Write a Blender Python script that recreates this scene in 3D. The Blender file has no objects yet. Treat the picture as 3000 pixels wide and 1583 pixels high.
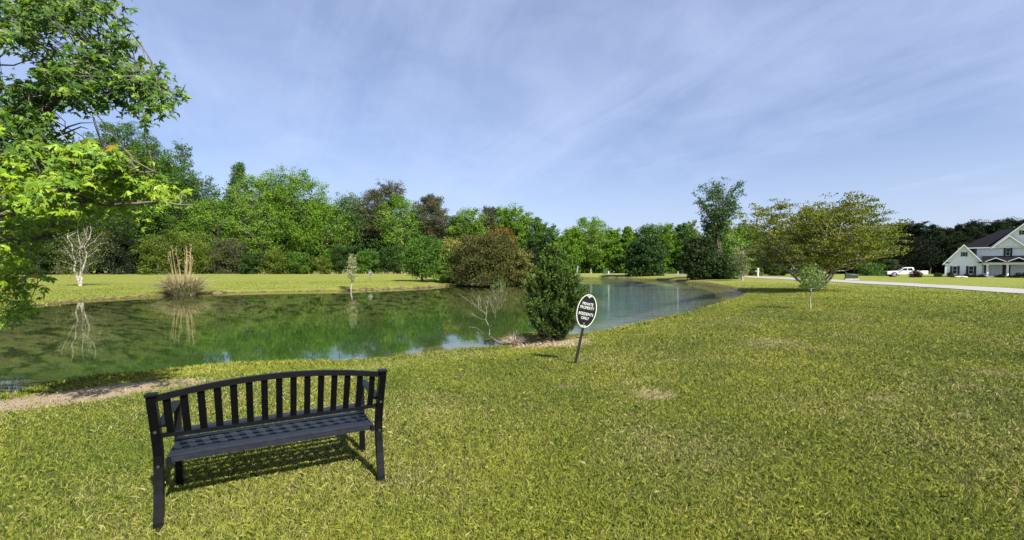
import bpy, math, random
import numpy as np
from mathutils import Vector, Matrix
PI = math.pi
R = math.radians
sc = bpy.context.scene
COL = sc.collection

# ------------------------------------------------------------------ camera
PITCH = R(2.3)
F = 1331.0                      # focal length in photo pixels (3000 wide)
AXY = 789 + F*math.tan(PITCH)   # optical axis row
H0 = 1.5
cam = bpy.data.cameras.new('camera')
cam.sensor_width = 36
cam.lens = 36*F/3000
cam.shift_y = (AXY-791.5)/3000
cam.clip_end = 6000
cam.clip_start = 0.05
camo = bpy.data.objects.new('camera', cam)
camo.location = (0, 0, H0)
camo.rotation_euler = (PI/2-PITCH, 0, 0)
COL.objects.link(camo)
sc.camera = camo

# ------------------------------------------------------------------ light
SUN_EL, SUN_DX, SUN_DY = R(41), 0.62, -0.785
w = bpy.data.worlds.new('World'); sc.world = w; w.use_nodes = True
sun = bpy.data.lights.new('sun', 'SUN')
sun.energy = 5.0; sun.angle = R(0.5); sun.color = (1.0, 0.95, 0.86)
suno = bpy.data.objects.new('sun', sun)
sd_ = Vector((SUN_DX*math.cos(SUN_EL), SUN_DY*math.cos(SUN_EL), math.sin(SUN_EL)))
suno.rotation_euler = sd_.to_track_quat('Z', 'Y').to_euler()
suno.location = (20, -20, 30)
COL.objects.link(suno)
sc.view_settings.view_transform = 'Standard'
sc.view_settings.look = 'None'
sc.view_settings.exposure = 1.22
sc.view_settings.gamma = 1.0
sc.cycles.max_bounces = 6
sc.cycles.transparent_max_bounces = 8

class NT:
    def __init__(s, tree):
        s.t = tree; s.n = tree.nodes; s.l = tree.links
    def new(s, typ, **kw):
        nd = s.n.new(typ)
        for k, v in kw.items():
            if k.startswith('i_'):
                key = k[2:]
                key = int(key) if key.isdigit() else key.replace('_', ' ')
                nd.inputs[key].default_value = v
            else: setattr(nd, k, v)
        return nd
    def link(s, a, b): s.l.new(a, b)
    def math(s, op, a, b=None, clamp=False):
        nd = s.n.new('ShaderNodeMath'); nd.operation = op; nd.use_clamp = clamp
        for i, v in enumerate((a, b)):
            if v is None: continue
            if isinstance(v, (int, float)): nd.inputs[i].default_value = v
            else: s.l.new(v, nd.inputs[i])
        return nd.outputs[0]
    def ramp(s, fac, a, b, c=0.0, d=1.0):
        nd = s.n.new('ShaderNodeMapRange'); nd.interpolation_type = 'SMOOTHSTEP'
        nd.inputs['From Min'].default_value = a; nd.inputs['From Max'].default_value = b
        nd.inputs['To Min'].default_value = c; nd.inputs['To Max'].default_value = d
        s.l.new(fac, nd.inputs['Value']); return nd.outputs[0]
    def mix(s, fac, a, b):
        nd = s.n.new('ShaderNodeMix'); nd.data_type = 'RGBA'
        for key, v in (('Factor', fac), (6, a), (7, b)):
            if key == 'Factor': key = 0
            if isinstance(v, (int, float)): nd.inputs[key].default_value = v
            elif isinstance(v, tuple): nd.inputs[key].default_value = (*v, 1)
            else: s.l.new(v, nd.inputs[key])
        return nd.outputs[2]
    def noise(s, vec, scale, detail=3, rough=.55, dist=0):
        nd = s.n.new('ShaderNodeTexNoise')
        nd.inputs['Scale'].default_value = scale; nd.inputs['Detail'].default_value = detail
        nd.inputs['Roughness'].default_value = rough; nd.inputs['Distortion'].default_value = dist
        s.l.new(vec, nd.inputs['Vector']); return nd.outputs[0]

# world: physical sky with thin streaked cirrus
T = NT(w.node_tree)
for n in list(T.n): T.n.remove(n)
sky = T.new('ShaderNodeTexSky', sky_type='NISHITA', sun_disc=False, sun_elevation=SUN_EL,
            sun_rotation=math.atan2(SUN_DX, SUN_DY), air_density=1.0, dust_density=1.2, ozone_density=1.6)
tc = T.new('ShaderNodeTexCoord')
sep = T.new('ShaderNodeSeparateXYZ'); T.link(tc.outputs['Generated'], sep.inputs[0])
zc = T.math('ADD', T.math('MAXIMUM', sep.outputs[2], 0.0), 0.22)
cmb = T.new('ShaderNodeCombineXYZ')
T.link(T.math('DIVIDE', sep.outputs[0], zc), cmb.inputs[0])
T.link(T.math('DIVIDE', sep.outputs[1], zc), cmb.inputs[1])
mp0 = T.new('ShaderNodeMapping'); T.link(cmb.outputs[0], mp0.inputs[0]); mp0.inputs['Rotation'].default_value = (0, 0, R(-118))
mp = T.new('ShaderNodeMapping'); T.link(mp0.outputs[0], mp.inputs[0]); mp.inputs['Scale'].default_value = (0.50, 1.7, 1)
n1 = T.noise(mp.outputs[0], 1.3, 8, .62, .8)
n2 = T.noise(cmb.outputs[0], 0.75, 4, .5, .3)
n3 = T.noise(cmb.outputs[0], 3.2, 6, .62, 1.0)
cl = T.math('ADD', T.math('MULTIPLY', n1, .42), T.math('MULTIPLY', n2, .63))
cl = T.math('ADD', cl, T.math('MULTIPLY', n3, .20))
cf = T.ramp(cl, .38, .84, .14, .60)
hz = T.ramp(sep.outputs[2], 0.0, .42, .50, 0.0)
cf = T.math('MAXIMUM', cf, hz)
tint = T.new('ShaderNodeMix', data_type='RGBA', blend_type='MULTIPLY'); tint.inputs[0].default_value = 1
T.link(sky.outputs[0], tint.inputs[6]); tint.inputs[7].default_value = (.93, .94, 1.10, 1)
ccol = T.mix(cf, tint.outputs[2], (5.3, 6.2, 8.6))
bg = T.new('ShaderNodeBackground'); bg.inputs[1].default_value = 0.059
T.link(ccol, bg.inputs[0])
wo = T.new('ShaderNodeOutputWorld'); T.link(bg.outputs[0], wo.inputs[0])

# ------------------------------------------------------------------ helpers
def rays(px, py):
    xc = (px-1500)/F; v = (AXY-py)/F
    c, s = math.cos(PITCH), math.sin(PITCH)
    return Vector((xc, c+v*s, -s+v*c))
def P(px, py, Y):
    d = rays(px, py); t = Y/d.y
    return Vector((d.x*t, Y, H0+d.z*t))
def PZ(px, py, z):
    d = rays(px, py); t = (z-H0)/d.z
    return Vector((d.x*t, d.y*t, z))

def tag(o, label=None, cat=None, group=None, kind=None):
    if label: o['label'] = label
    if cat: o['category'] = cat
    if group: o['group'] = group
    if kind: o['kind'] = kind
    return o
def empty(name, loc, rz=0, label=None, cat=None, group=None):
    o = bpy.data.objects.new(name, None); o.location = loc; o.rotation_euler = (0, 0, rz)
    o.empty_display_size = .2
    COL.objects.link(o); return tag(o, label, cat, group)

class MB:
    """collects numpy chunks of faces of equal vertex count"""
    def __init__(s): s.v = []; s.f = []; s.c = []; s.n = 0; s.m = []
    def add(s, v, faces, col=(1, 1, 1), mi=0):
        v = np.asarray(v, dtype=np.float32).reshape(-1, 3)
        for f in faces if isinstance(faces, list) and len(faces) and isinstance(faces[0], np.ndarray) else [faces]:
            if isinstance(f, np.ndarray):
                s.f.append(f+s.n); s.m.append(np.full(len(f), mi, dtype=np.int32))
            else:
                for q in f:
                    s.f.append(np.array([q], dtype=np.int64)+s.n); s.m.append(np.full(1, mi, dtype=np.int32))
        c = np.asarray(col, dtype=np.float32)
        if c.ndim == 1: c = np.tile(c, (len(v), 1))
        s.v.append(v); s.c.append(c); s.n += len(v)
    def build(s, name, mats, parent=None, smooth=False, attrs=None):
        me = bpy.data.meshes.new(name)
        v = np.concatenate(s.v); c = np.concatenate(s.c)
        me.vertices.add(len(v)); me.vertices.foreach_set('co', v.ravel())
        sizes = np.concatenate([np.full(len(f), f.shape[1], dtype=np.int64) for f in s.f])
        loops = np.concatenate([f.ravel() for f in s.f]).astype(np.int32)
        starts = np.concatenate([[0], np.cumsum(sizes)[:-1]]).astype(np.int32)
        me.loops.add(len(loops)); me.loops.foreach_set('vertex_index', loops)
        me.polygons.add(len(sizes)); me.polygons.foreach_set('loop_start', starts)
        me.polygons.foreach_set('material_index', np.concatenate(s.m))
        me.update(calc_edges=True)
        a = me.color_attributes.new('Col', 'FLOAT_COLOR', 'POINT')
        a.data.foreach_set('color', np.concatenate([c, np.ones((len(c), 1), np.float32)], 1).ravel())
        if attrs:
            for k, arr in attrs.items():
                at = me.attributes.new(k, 'FLOAT', 'POINT'); at.data.foreach_set('value', arr.astype(np.float32))
        me.polygons.foreach_set('use_smooth', np.full(len(sizes), bool(smooth)))
        for m in (mats if isinstance(mats, (list, tuple)) else [mats]): me.materials.append(m)
        o = bpy.data.objects.new(name, me); COL.objects.link(o)
        if parent: o.parent = parent
        return o
    # --- shapes
    def box(s, c, size, rot=None, col=(1, 1, 1), mi=0, top=1.0):
        x, y, z = [q/2 for q in size]
        v = [(-x, -y, -z), (x, -y, -z), (x, y, -z), (-x, y, -z), (-x*top, -y*top, z), (x*top, -y*top, z), (x*top, y*top, z), (-x*top, y*top, z)]
        v = [Vector(q) for q in v]
        if rot is not None: v = [rot @ q for q in v]
        v = [q+Vector(c) for q in v]
        s.add([tuple(q) for q in v], np.array([[0, 3, 2, 1], [4, 5, 6, 7], [0, 1, 5, 4], [1, 2, 6, 5], [2, 3, 7, 6], [3, 0, 4, 7]]), col, mi)
        return s
    def bar(s, a, b, w_, d_, up=Vector((0, 0, 1)), col=(1, 1, 1)):
        """rectangular bar from a to b, w_ along side, d_ along up"""
        a = Vector(a); b = Vector(b); t = (b-a).normalized(); sd = t.cross(up).normalized(); u = sd.cross(t)
        v = []
        for p in (a, b):
            for i, j in ((-1, -1), (1, -1), (1, 1), (-1, 1)): v.append(tuple(p+sd*(i*w_/2)+u*(j*d_/2)))
        s.add(v, np.array([[0, 1, 2, 3], [7, 6, 5, 4], [0, 4, 5, 1], [1, 5, 6, 2], [2, 6, 7, 3], [3, 7, 4, 0]]), col); return s
    def sweep(s, pts, w_, d_, side, col=(1, 1, 1)):
        """rectangular section along a polyline; side is the constant width direction"""
        pts = [Vector(p) for p in pts]; n = len(pts); v = []
        for i, p in enumerate(pts):
            t = (pts[min(i+1, n-1)]-pts[max(i-1, 0)]).normalized(); u = side.cross(t).normalized()
            ww = w_[i] if isinstance(w_, (list, tuple)) else w_; dd = d_[i] if isinstance(d_, (list, tuple)) else d_
            for a_, b_ in ((-1, -1), (1, -1), (1, 1), (-1, 1)): v.append(tuple(p+side*(a_*ww/2)+u*(b_*dd/2)))
        f = []
        for i in range(n-1):
            for k in range(4):
                k2 = (k+1) % 4; f.append((4*i+k, 4*i+k2, 4*i+4+k2, 4*i+4+k))
        f.append((3, 2, 1, 0)); f.append((4*n-4, 4*n-3, 4*n-2, 4*n-1))
        s.add(v, np.array(f), col); return s
    def tube(s, pts, rad, sides=6, col=(1, 1, 1)):
        pts = np.asarray([tuple(p) for p in pts], dtype=np.float64); n = len(pts)
        rad = np.asarray(rad, dtype=np.float64)*np.ones(n)
        t = np.gradient(pts, axis=0); t /= np.linalg.norm(t, axis=1)[:, None]+1e-9
        ref = np.where(np.abs(t[:, 2:3]) > .9, np.array([[1., 0, 0]]), np.array([[0, 0, 1.]]))
        if np.abs(t[:, 2]).mean() > .55: ref = np.tile([[1., .1, 0]], (n, 1))
        else: ref = np.tile([[0, 0.05, 1.]], (n, 1))
        a = np.cross(t, ref); a /= np.linalg.norm(a, axis=1)[:, None]+1e-9
        b = np.cross(t, a)
        th = np.linspace(0, 2*PI, sides, endpoint=False)
        v = pts[:, None]+rad[:, None, None]*(a[:, None]*np.cos(th)[None, :, None]+b[:, None]*np.sin(th)[None, :, None])
        f = []
        for i in range(n-1):
            k = np.arange(sides); k2 = (k+1) % sides
            f.append(np.stack([i*sides+k, i*sides+k2, (i+1)*sides+k2, (i+1)*sides+k], 1))
        v = v.reshape(-1, 3)
        f = np.concatenate(f)
        s.add(v, [f, np.array([list(range((n-1)*sides, n*sides))])], col); return s
    def cyl(s, a, b, r0, r1=None, sides=16, col=(1, 1, 1)):
        r1 = r0 if r1 is None else r1
        a = Vector(a); b = Vector(b); t = (b-a).normalized()
        x = t.orthogonal().normalized(); y = t.cross(x); v = []
        for p, r in ((a, r0), (b, r1)):
            for k in range(sides):
                th = 2*PI*k/sides; v.append(tuple(p+x*(r*math.cos(th))+y*(r*math.sin(th))))
        f = np.array([(k, (k+1) % sides, sides+(k+1) % sides, sides+k) for k in range(sides)])
        s.add(v, [f, np.array([list(range(sides))[::-1]]), np.array([list(range(sides, 2*sides))])], col); return s
    def prism(s, poly, off, col=(1, 1, 1)):
        """poly: list of 3-D points (planar), extruded by vector off"""
        n = len(poly); off = Vector(off)
        v = [tuple(Vector(p)) for p in poly]+[tuple(Vector(p)+off) for p in poly]
        f = np.array([(i, (i+1) % n, n+(i+1) % n, n+i) for i in range(n)])
        s.add(v, [np.array([list(range(n))[::-1]]), np.array([list(range(n, 2*n))]), f], col); return s
    def leaves(s, p, su, sv, col, rng, up=0.0, updir=None):
        """rhombic leaf faces at points p (n,3); su, sv half sizes; col (n,3)"""
        n = len(p)
        u = rng.normal(size=(n, 3))
        if updir is not None: u = u*(1-up)+updir*up*2
        u /= np.linalg.norm(u, axis=1)[:, None]+1e-9
        q = rng.normal(size=(n, 3)); q[:, 2] *= .6
        v = np.cross(u, q); v /= np.linalg.norm(v, axis=1)[:, None]+1e-9
        nn = np.cross(u, v)
        su = np.broadcast_to(np.asarray(su), (n,))[:, None]; sv = np.broadcast_to(np.asarray(sv), (n,))[:, None]
        V = np.stack([p-u*su, p-v*sv+nn*sv*.25, p+u*su, p+v*sv+nn*sv*.25], 1).reshape(-1, 3)
        f = np.arange(4*n).reshape(n, 4)
        s.add(V, f, np.repeat(col, 4, axis=0)); return s

def hsh(ix, iy, seed):
    h = (ix.astype(np.int64)*374761393+iy.astype(np.int64)*668265263+seed*974711) & 0x7fffffff
    h = ((h ^ (h >> 13))*1274126177) & 0x7fffffff
    return ((h ^ (h >> 16)) & 0xffff)/65535.0
def vnoise(x, y, sc_=1.0, seed=0, octv=3):
    out = 0; amp = 1; tot = 0
    for o in range(octv):
        X = x*sc_*2**o; Y = y*sc_*2**o; ix = np.floor(X); iy = np.floor(Y); fx = X-ix; fy = Y-iy
        fx = fx*fx*(3-2*fx); fy = fy*fy*(3-2*fy); s_ = seed+o*17
        a = hsh(ix, iy, s_); b = hsh(ix+1, iy, s_); c = hsh(ix, iy+1, s_); d = hsh(ix+1, iy+1, s_)
        out = out+amp*(a*(1-fx)*(1-fy)+b*fx*(1-fy)+c*(1-fx)*fy+d*fx*fy); tot += amp; amp *= .5
    return out/tot

# ------------------------------------------------------------------ materials
def mat(name):
    m = bpy.data.materials.new(name); m.use_nodes = True
    t = NT(m.node_tree)
    for n in list(t.n): t.n.remove(n)
    out = t.new('ShaderNodeOutputMaterial'); return m, t, out
def simple(name, col, rough=.5, metal=0, spec=.5, noise=0, nscale=8, bump=0, coat=0):
    m, t, out = mat(name)
    b = t.new('ShaderNodeBsdfPrincipled'); b.inputs['Roughness'].default_value = rough
    b.inputs['Metallic'].default_value = metal; b.inputs['Specular IOR Level'].default_value = spec
    b.inputs['Coat Weight'].default_value = coat
    b.inputs['Base Color'].default_value = (*col, 1)
    if noise or bump:
        tc = t.new('ShaderNodeTexCoord'); n = t.noise(tc.outputs['Object'], nscale, 5, .6)
        if noise:
            f = t.ramp(n, .3, .7)
            c = t.mix(f, tuple(q*(1-noise) for q in col), tuple(min(1, q*(1+noise)) for q in col))
            t.link(c, b.inputs['Base Color'])
        if bump:
            bp = t.new('ShaderNodeBump'); bp.inputs['Strength'].default_value = bump; bp.inputs['Distance'].default_value = .01
            t.link(n, bp.inputs['Height']); t.link(bp.outputs[0], b.inputs['Normal'])
    t.link(b.outputs[0], out.inputs[0]); return m
def foliage(name, trans=.2, rough=.6, spec=.12, tcol=(1.25, 1.35, .7)):
    m, t, out = mat(name)
    at = t.new('ShaderNodeAttribute', attribute_name='Col')
    b = t.new('ShaderNodeBsdfPrincipled'); b.inputs['Roughness'].default_value = rough; b.inputs['Specular IOR Level'].default_value = spec
    t.link(at.outputs[0], b.inputs['Base Color'])
    tr = t.new('ShaderNodeBsdfTranslucent')
    mu = t.new('ShaderNodeMix', data_type='RGBA', blend_type='MULTIPLY'); mu.inputs[0].default_value = 1
    t.link(at.outputs[0], mu.inputs[6]); mu.inputs[7].default_value = (*tcol, 1)
    t.link(mu.outputs[2], tr.inputs[0])
    mx = t.new('ShaderNodeMixShader'); mx.inputs[0].default_value = trans
    t.link(b.outputs[0], mx.inputs[1]); t.link(tr.outputs[0], mx.inputs[2]); t.link(mx.outputs[0], out.inputs[0])
    return m
M = {}
M['leaf'] = foliage('leaf'); M['needle'] = foliage('needle', .1, .7, .08)
M['grass'] = foliage('grass_blade', .22, .65, .12, (1.15, 1.25, .7))
M['straw'] = foliage('straw', .2, .7, .15, (1, 1, 1))
M['maple'] = foliage('maple_leaf', .30, .45, .25, (1.3, 1.4, .5))
M['bark'] = simple('bark', (.085, .065, .05), .9, noise=.4, nscale=3, bump=.6)
M['bark_dark'] = simple('bark_dark', (.045, .035, .028), .9, noise=.4, nscale=6, bump=.5)
M['bark_pale'] = simple('bark_pale', (.32, .29, .24), .85, noise=.35, nscale=4, bump=.4)
M['bark_grey'] = simple('bark_grey', (.26, .23, .19), .9, noise=.35, nscale=5, bump=.4)
M['dead'] = simple('dead_wood', (.24, .21, .17), .9, noise=.3, nscale=14, bump=.5)

# ------------------------------------------------------------------ terrain
WL = -0.35
def W(dx, dy): p = PZ(dx*1.1649, dy*1.1649, WL); return (p.x, p.y)
shore_near = [(-38, 14), (-28, 10.2), (-18, 7.6), (-11.5, 6.5)]+[W(*q) for q in [
    (0, 1000), (60, 984), (100, 972), (200, 957), (300, 945), (420, 933), (560, 920), (700, 913), (850, 912), (960, 905), (1060, 893), (1180, 880),
    (1245, 875), (1268, 868), (1284, 855), (1300, 846), (1345, 841), (1400, 841), (1445, 846), (1480, 843), (1560, 825), (1640, 807), (1720, 790), (1790, 770), (1840, 755), (1866, 744), (1873, 737), (1850, 729),
    (1800, 719), (1770, 712.5), (1740, 709.5), (1710, 707), (1680, 704.5), (1640, 702), (1580, 699.5), (1520, 698), (1460, 697.5)]]
shore_far = [(8, 103), (3, 92), (1.5, 75), (2, 60)]+[W(*q) for q in [
    (1345, 718), (1290, 719.5), (1240, 719.5), (1170, 718), (1135, 719), (1100, 722), (1050, 725), (980, 727), (900, 730.5), (800, 732), (700, 734), (600, 736), (520, 738.5), (400, 745),
    (300, 751), (200, 758), (95, 769), (0, 779), (-120, 793)]]+[(-27, 17.5), (-36, 17)]
SH = np.array(shore_near+shore_far)
def sdist(x, y):
    """signed distance to the shoreline: + on land, - on water"""
    x = np.atleast_1d(np.asarray(x, float)); y = np.atleast_1d(np.asarray(y, float))
    out = np.empty(len(x))
    A = SH; B = np.roll(SH, -1, axis=0); d = B-A; L2 = (d**2).sum(1)
    for i0 in range(0, len(x), 40000):
        px = x[i0:i0+40000, None]; py = y[i0:i0+40000, None]
        t = np.clip(((px-A[:, 0])*d[:, 0]+(py-A[:, 1])*d[:, 1])/L2, 0, 1)
        dd = np.sqrt(((px-A[:, 0]-t*d[:, 0])**2+(py-A[:, 1]-t*d[:, 1])**2).min(1))
        c = ((A[:, 1] > py) != (B[:, 1] > py)) & (px < (B[:, 0]-A[:, 0])*(py-A[:, 1])/(B[:, 1]-A[:, 1]+1e-12)+A[:, 0])
        out[i0:i0+40000] = np.where(c.sum(1) % 2 == 1, -dd, dd)
    return out
CP = np.array([(0, 0, 0), (3, 6, 0), (8, 15, 0), (15, 25, 0), (22, 32, 0), (-3, 4, 0), (-8, 5, -.08), (-14, 4, -.08), (35, 30, 0), (10, 5, 0), (24, 12, 0), (34, 50, 0), (40, 70, .03),
    (40, 90, .08), (60, 40, 0), (81, 85, .03), (70, 82, .03), (90, 78, .03), (30, 0, 0), (-20, 0, 0), (0, -20, 0), (-30, 32, .0), (-36, 42, .1), (-30, 60, .2), (-50, 80, .35), (-60, 105, .42), (-40, 112, .42),
    (-20, 118, .42), (-8, 120, .42), (-12, 50, .15), (-25, 48, .12), (-18, 70, .25), (0, 90, .35), (0, 120, .42), (8, 118, .2), (25, 118, .2), (40, 112, .15), (-70, 30, .2), (0, 180, .6), (-80, 180, .6),
    (100, 140, .3), (80, 125, .2), (140, 90, .1), (30, 135, .3), (60, 110, .1), (-25, 28, -.1), (25, 75, .0), (28, 90, .1), (32, 66, 0)])
def hgt(x, y, sd=None):
    x = np.atleast_1d(np.asarray(x, float)); y = np.atleast_1d(np.asarray(y, float))
    if sd is None: sd = sdist(x, y)
    wsum = 0; z = 0
    for cx, cy, cz in CP:
        k = 1/(((x-cx)**2+(y-cy)**2)+6)**1.5; wsum = wsum+k; z = z+k*cz
    z = z/wsum
    und = (vnoise(x, y, .12, 5, 2)-.5)*.10*np.clip(sd/6, 0, 1)+(vnoise(x, y, .9, 9, 2)-.5)*.02
    far = np.clip((y-20)/15, 0, 1)
    lip = WL+.03+.17*far
    wdt = 3.2+2.0*far
    s = np.clip(sd/wdt, 0, 1); s = s*s*(3-2*s)
    s = .35*np.clip(sd/wdt, 0, 1)+.65*s
    land = lip+(z-lip)*s+und
    bed = WL-.05-np.minimum(1.9, .13*(-sd)+.012*sd*sd)+(vnoise(x, y, 1.1, 3, 3)-.5)*.10*np.clip(-sd, 0, 1)
    return np.where(sd > 0, np.where(sd < .12, WL-.05+(land-WL+.05)*np.clip(sd/.12, 0, 1), land), bed)
def gz(x, y): return float(hgt(x, y)[0])
def G(px, py):
    """photo pixel -> point on the terrain"""
    z = 0.0
    for _ in range(30):
        if z > H0-.12: z = H0-.12
        d = rays(px, py)
        if d.z > -1e-4: break
        p = PZ(px, py, z); z = .5*z+.5*gz(p.x, p.y)
    return Vector((p.x, p.y, gz(p.x, p.y)))
def GY(px, Y):
    """point on the terrain in photo column px at distance Y"""
    x = (px-1500)/F*Y
    return Vector((x, Y, gz(x, Y)))

bares = [(PZ(75*1.1649, 1001*1.1649, -.1), 1.8, .62, .24), (PZ(205*1.1649, 981*1.1649, -.1), 1.6, .60, .16), (PZ(330*1.1649, 966*1.1649, -.1), 1.0, .34, .05),
         (PZ(1600, 1012, -.2), .55, .5, 0), (PZ(1545, 1010, -.2), .4, .3, 0), (PZ(1690, 1005, -.2), .5, .3, 0)]
def bareness(x, y):
    b = np.zeros_like(x)
    for p, a, c, rot in bares:
        dx = x-p.x; dy = y-p.y; u = dx*math.cos(rot)+dy*math.sin(rot); v = -dx*math.sin(rot)+dy*math.cos(rot)
        b = np.maximum(b, np.clip(1.5-((u/a)**2+(v/c)**2), 0, 1))
    b = np.clip(b*(.50+1.1*vnoise(x, y, 2.6, 41, 3)), 0, 1)
    patch = vnoise(x, y, .55, 77, 3)*.55+vnoise(x, y, 2.6, 78, 3)*.45
    near = np.clip(1.15-np.hypot(x, y)/14, 0, 1)
    b = np.maximum(b, np.clip((patch-.635)*7, 0, .85)*near)
    return b

th = np.concatenate([np.radians(np.arange(-180, -64, 2.0)), np.radians(np.arange(-64, 64, .28)), np.radians(np.arange(64, 180, 2.0))])
rr = np.concatenate([[0.02, .3, .7], np.geomspace(1.0, 260, 330), np.array([300, 400, 600, 1000, 1800, 3200])])
TT, RR = np.meshgrid(th, rr, indexing='ij')
gx = (RR*np.sin(TT)).ravel(); gy = (RR*np.cos(TT)).ravel()
gsd = sdist(gx, gy); gh = hgt(gx, gy, gsd)
nt, nr = TT.shape
ii, jj = np.meshgrid(np.arange(nt), np.arange(nr-1), indexing='ij'); ii = ii.ravel(); jj = jj.ravel(); i2 = (ii+1) % nt
gf = np.stack([ii*nr+jj, ii*nr+jj+1, i2*nr+jj+1, i2*nr+jj], 1)

m, t, out = mat('lawn_and_bank')
at = t.new('ShaderNodeAttribute', attribute_name='sd'); ab = t.new('ShaderNodeAttribute', attribute_name='bare')
geo = t.new('ShaderNodeNewGeometry')
pos = geo.outputs['Position']
nA = t.noise(pos, .35, 4, .6); nB = t.noise(pos, 3.5, 5, .7); nC = t.noise(pos, 28, 4, .7)
c = t.mix(t.ramp(nA, .35, .65), (.150, .175, .030), (.185, .200, .038))
c = t.mix(t.math('MULTIPLY', t.ramp(nB, .50, .74), .55), c, (.26, .215, .085))
c = t.mix(t.math('MULTIPLY', t.ramp(nB, .46, .26), .5), c, (.070, .115, .018))
c = t.mix(t.math('MULTIPLY', t.ramp(nC, .55, .75), .5), c, (.25, .25, .07))
c = t.mix(t.math('MULTIPLY', t.ramp(nC, .46, .28), .6), c, (.05, .07, .015))
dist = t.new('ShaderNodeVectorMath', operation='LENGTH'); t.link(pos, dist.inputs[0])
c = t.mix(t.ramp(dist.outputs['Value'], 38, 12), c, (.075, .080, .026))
dirtc = t.mix(t.ramp(nC, .35, .7), (.27, .20, .135), (.44, .34, .245))
c = t.mix(ab.outputs['Fac'], c, dirtc)
sdn = t.math('ADD', at.outputs['Fac'], t.math('MULTIPLY', t.math('SUBTRACT', nB, .5), .9))
bankc = t.mix(t.ramp(nB, .35, .65), (.065, .040, .024), (.17, .12, .07))
c = t.mix(t.ramp(sdn, .38, .08), c, bankc)
# pond bed: tan sand at the edge, deep water's scattered green painted in beyond
bed = t.mix(t.ramp(nB, .38, .62), (.105, .110, .045), (.18, .170, .080))
mottle = t.mix(t.ramp(t.noise(pos, 1.4, 5, .65), .46, .60), bed, (.016, .021, .006))  # darker mottle, mixed in towards the left of the bed
sepb = t.new('ShaderNodeSeparateXYZ'); t.link(pos, sepb.inputs[0])
bed = t.mix(t.ramp(sepb.outputs[0], -2.0, -6.5), bed, mottle)
bed = t.mix(t.ramp(at.outputs['Fac'], -3.0, -11.0), bed, (.030, .070, .014))
c = t.mix(t.ramp(at.outputs['Fac'], .04, -.10), c, bed)
b = t.new('ShaderNodeBsdfPrincipled'); b.inputs['Roughness'].default_value = .95; b.inputs['Specular IOR Level'].default_value = .1
bp = t.new('ShaderNodeBump'); bp.inputs['Strength'].default_value = .9; bp.inputs['Distance'].default_value = .05
t.link(t.math('ADD', nC, t.math('MULTIPLY', nB, .6)), bp.inputs['Height']); t.link(bp.outputs[0], b.inputs['Normal'])
t.link(c, b.inputs['Base Color']); t.link(b.outputs[0], out.inputs[0])
M['lawn'] = m
g = MB(); g.add(np.stack([gx, gy, gh], 1), gf)
go = g.build('ground', M['lawn'], smooth=True, attrs={'sd': gsd, 'bare': bareness(gx, gy)})
tag(go, kind='structure')

# water sheet
m, t, out = mat('pond_water')
geo = t.new('ShaderNodeNewGeometry'); sp = t.new('ShaderNodeSeparateXYZ'); t.link(geo.outputs['Position'], sp.inputs[0])
mask = t.ramp(t.math('SUBTRACT', sp.outputs[0], t.math('MULTIPLY', sp.outputs[1], .03)), .5, 7.0)
mask = t.math('MAXIMUM', mask, t.ramp(sp.outputs[1], 50, 75))
mpn = t.new('ShaderNodeMapping'); t.link(geo.outputs['Position'], mpn.inputs[0]); mpn.inputs['Scale'].default_value = (.55, 1.4, 1); mpn.inputs['Rotation'].default_value = (0, 0, R(12))
w1 = t.noise(mpn.outputs[0], 3.0, 3, .6); w2 = t.noise(mpn.outputs[0], .8, 3, .55, .5)
bp = t.new('ShaderNodeBump'); bp.inputs['Distance'].default_value = .075
patchy = t.ramp(t.noise(geo.outputs['Position'], .12, 2, .5), .35, .6, .5, 1.0)
t.link(t.math('ADD', t.math('MULTIPLY', t.math('MULTIPLY', mask, patchy), .85), .009), bp.inputs['Strength'])
t.link(t.math('ADD', w1, t.math('MULTIPLY', w2, .8)), bp.inputs['Height'])
dt = t.new('ShaderNodeVectorMath', operation='DOT_PRODUCT'); t.link(geo.outputs['Incoming'], dt.inputs[0]); t.link(bp.outputs[0], dt.inputs[1])
om = t.math('SUBTRACT', 1.0, t.math('ABSOLUTE', dt.outputs['Value']), clamp=True)
frs = t.math('ADD', .045, t.math('MULTIPLY', .955, t.math('POWER', om, 4.6)), clamp=True)
gl = t.new('ShaderNodeBsdfGlossy'); gl.inputs['Roughness'].default_value = .015; t.link(bp.outputs[0], gl.inputs['Normal'])
tr = t.new('ShaderNodeBsdfTransparent'); tr.inputs[0].default_value = (.90, .96, .80, 1)
mx = t.new('ShaderNodeMixShader'); t.link(frs, mx.inputs[0]); t.link(tr.outputs[0], mx.inputs[1]); t.link(gl.outputs[0], mx.inputs[2])
t.link(mx.outputs[0], out.inputs[0]); M['water'] = m
wb = MB(); wb.add([(-45, 2, WL), (70, 2, WL), (70, 200, WL), (-45, 200, WL)], np.array([[0, 1, 2, 3]]))
tag(wb.build('water', M['water']), kind='structure')

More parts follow.
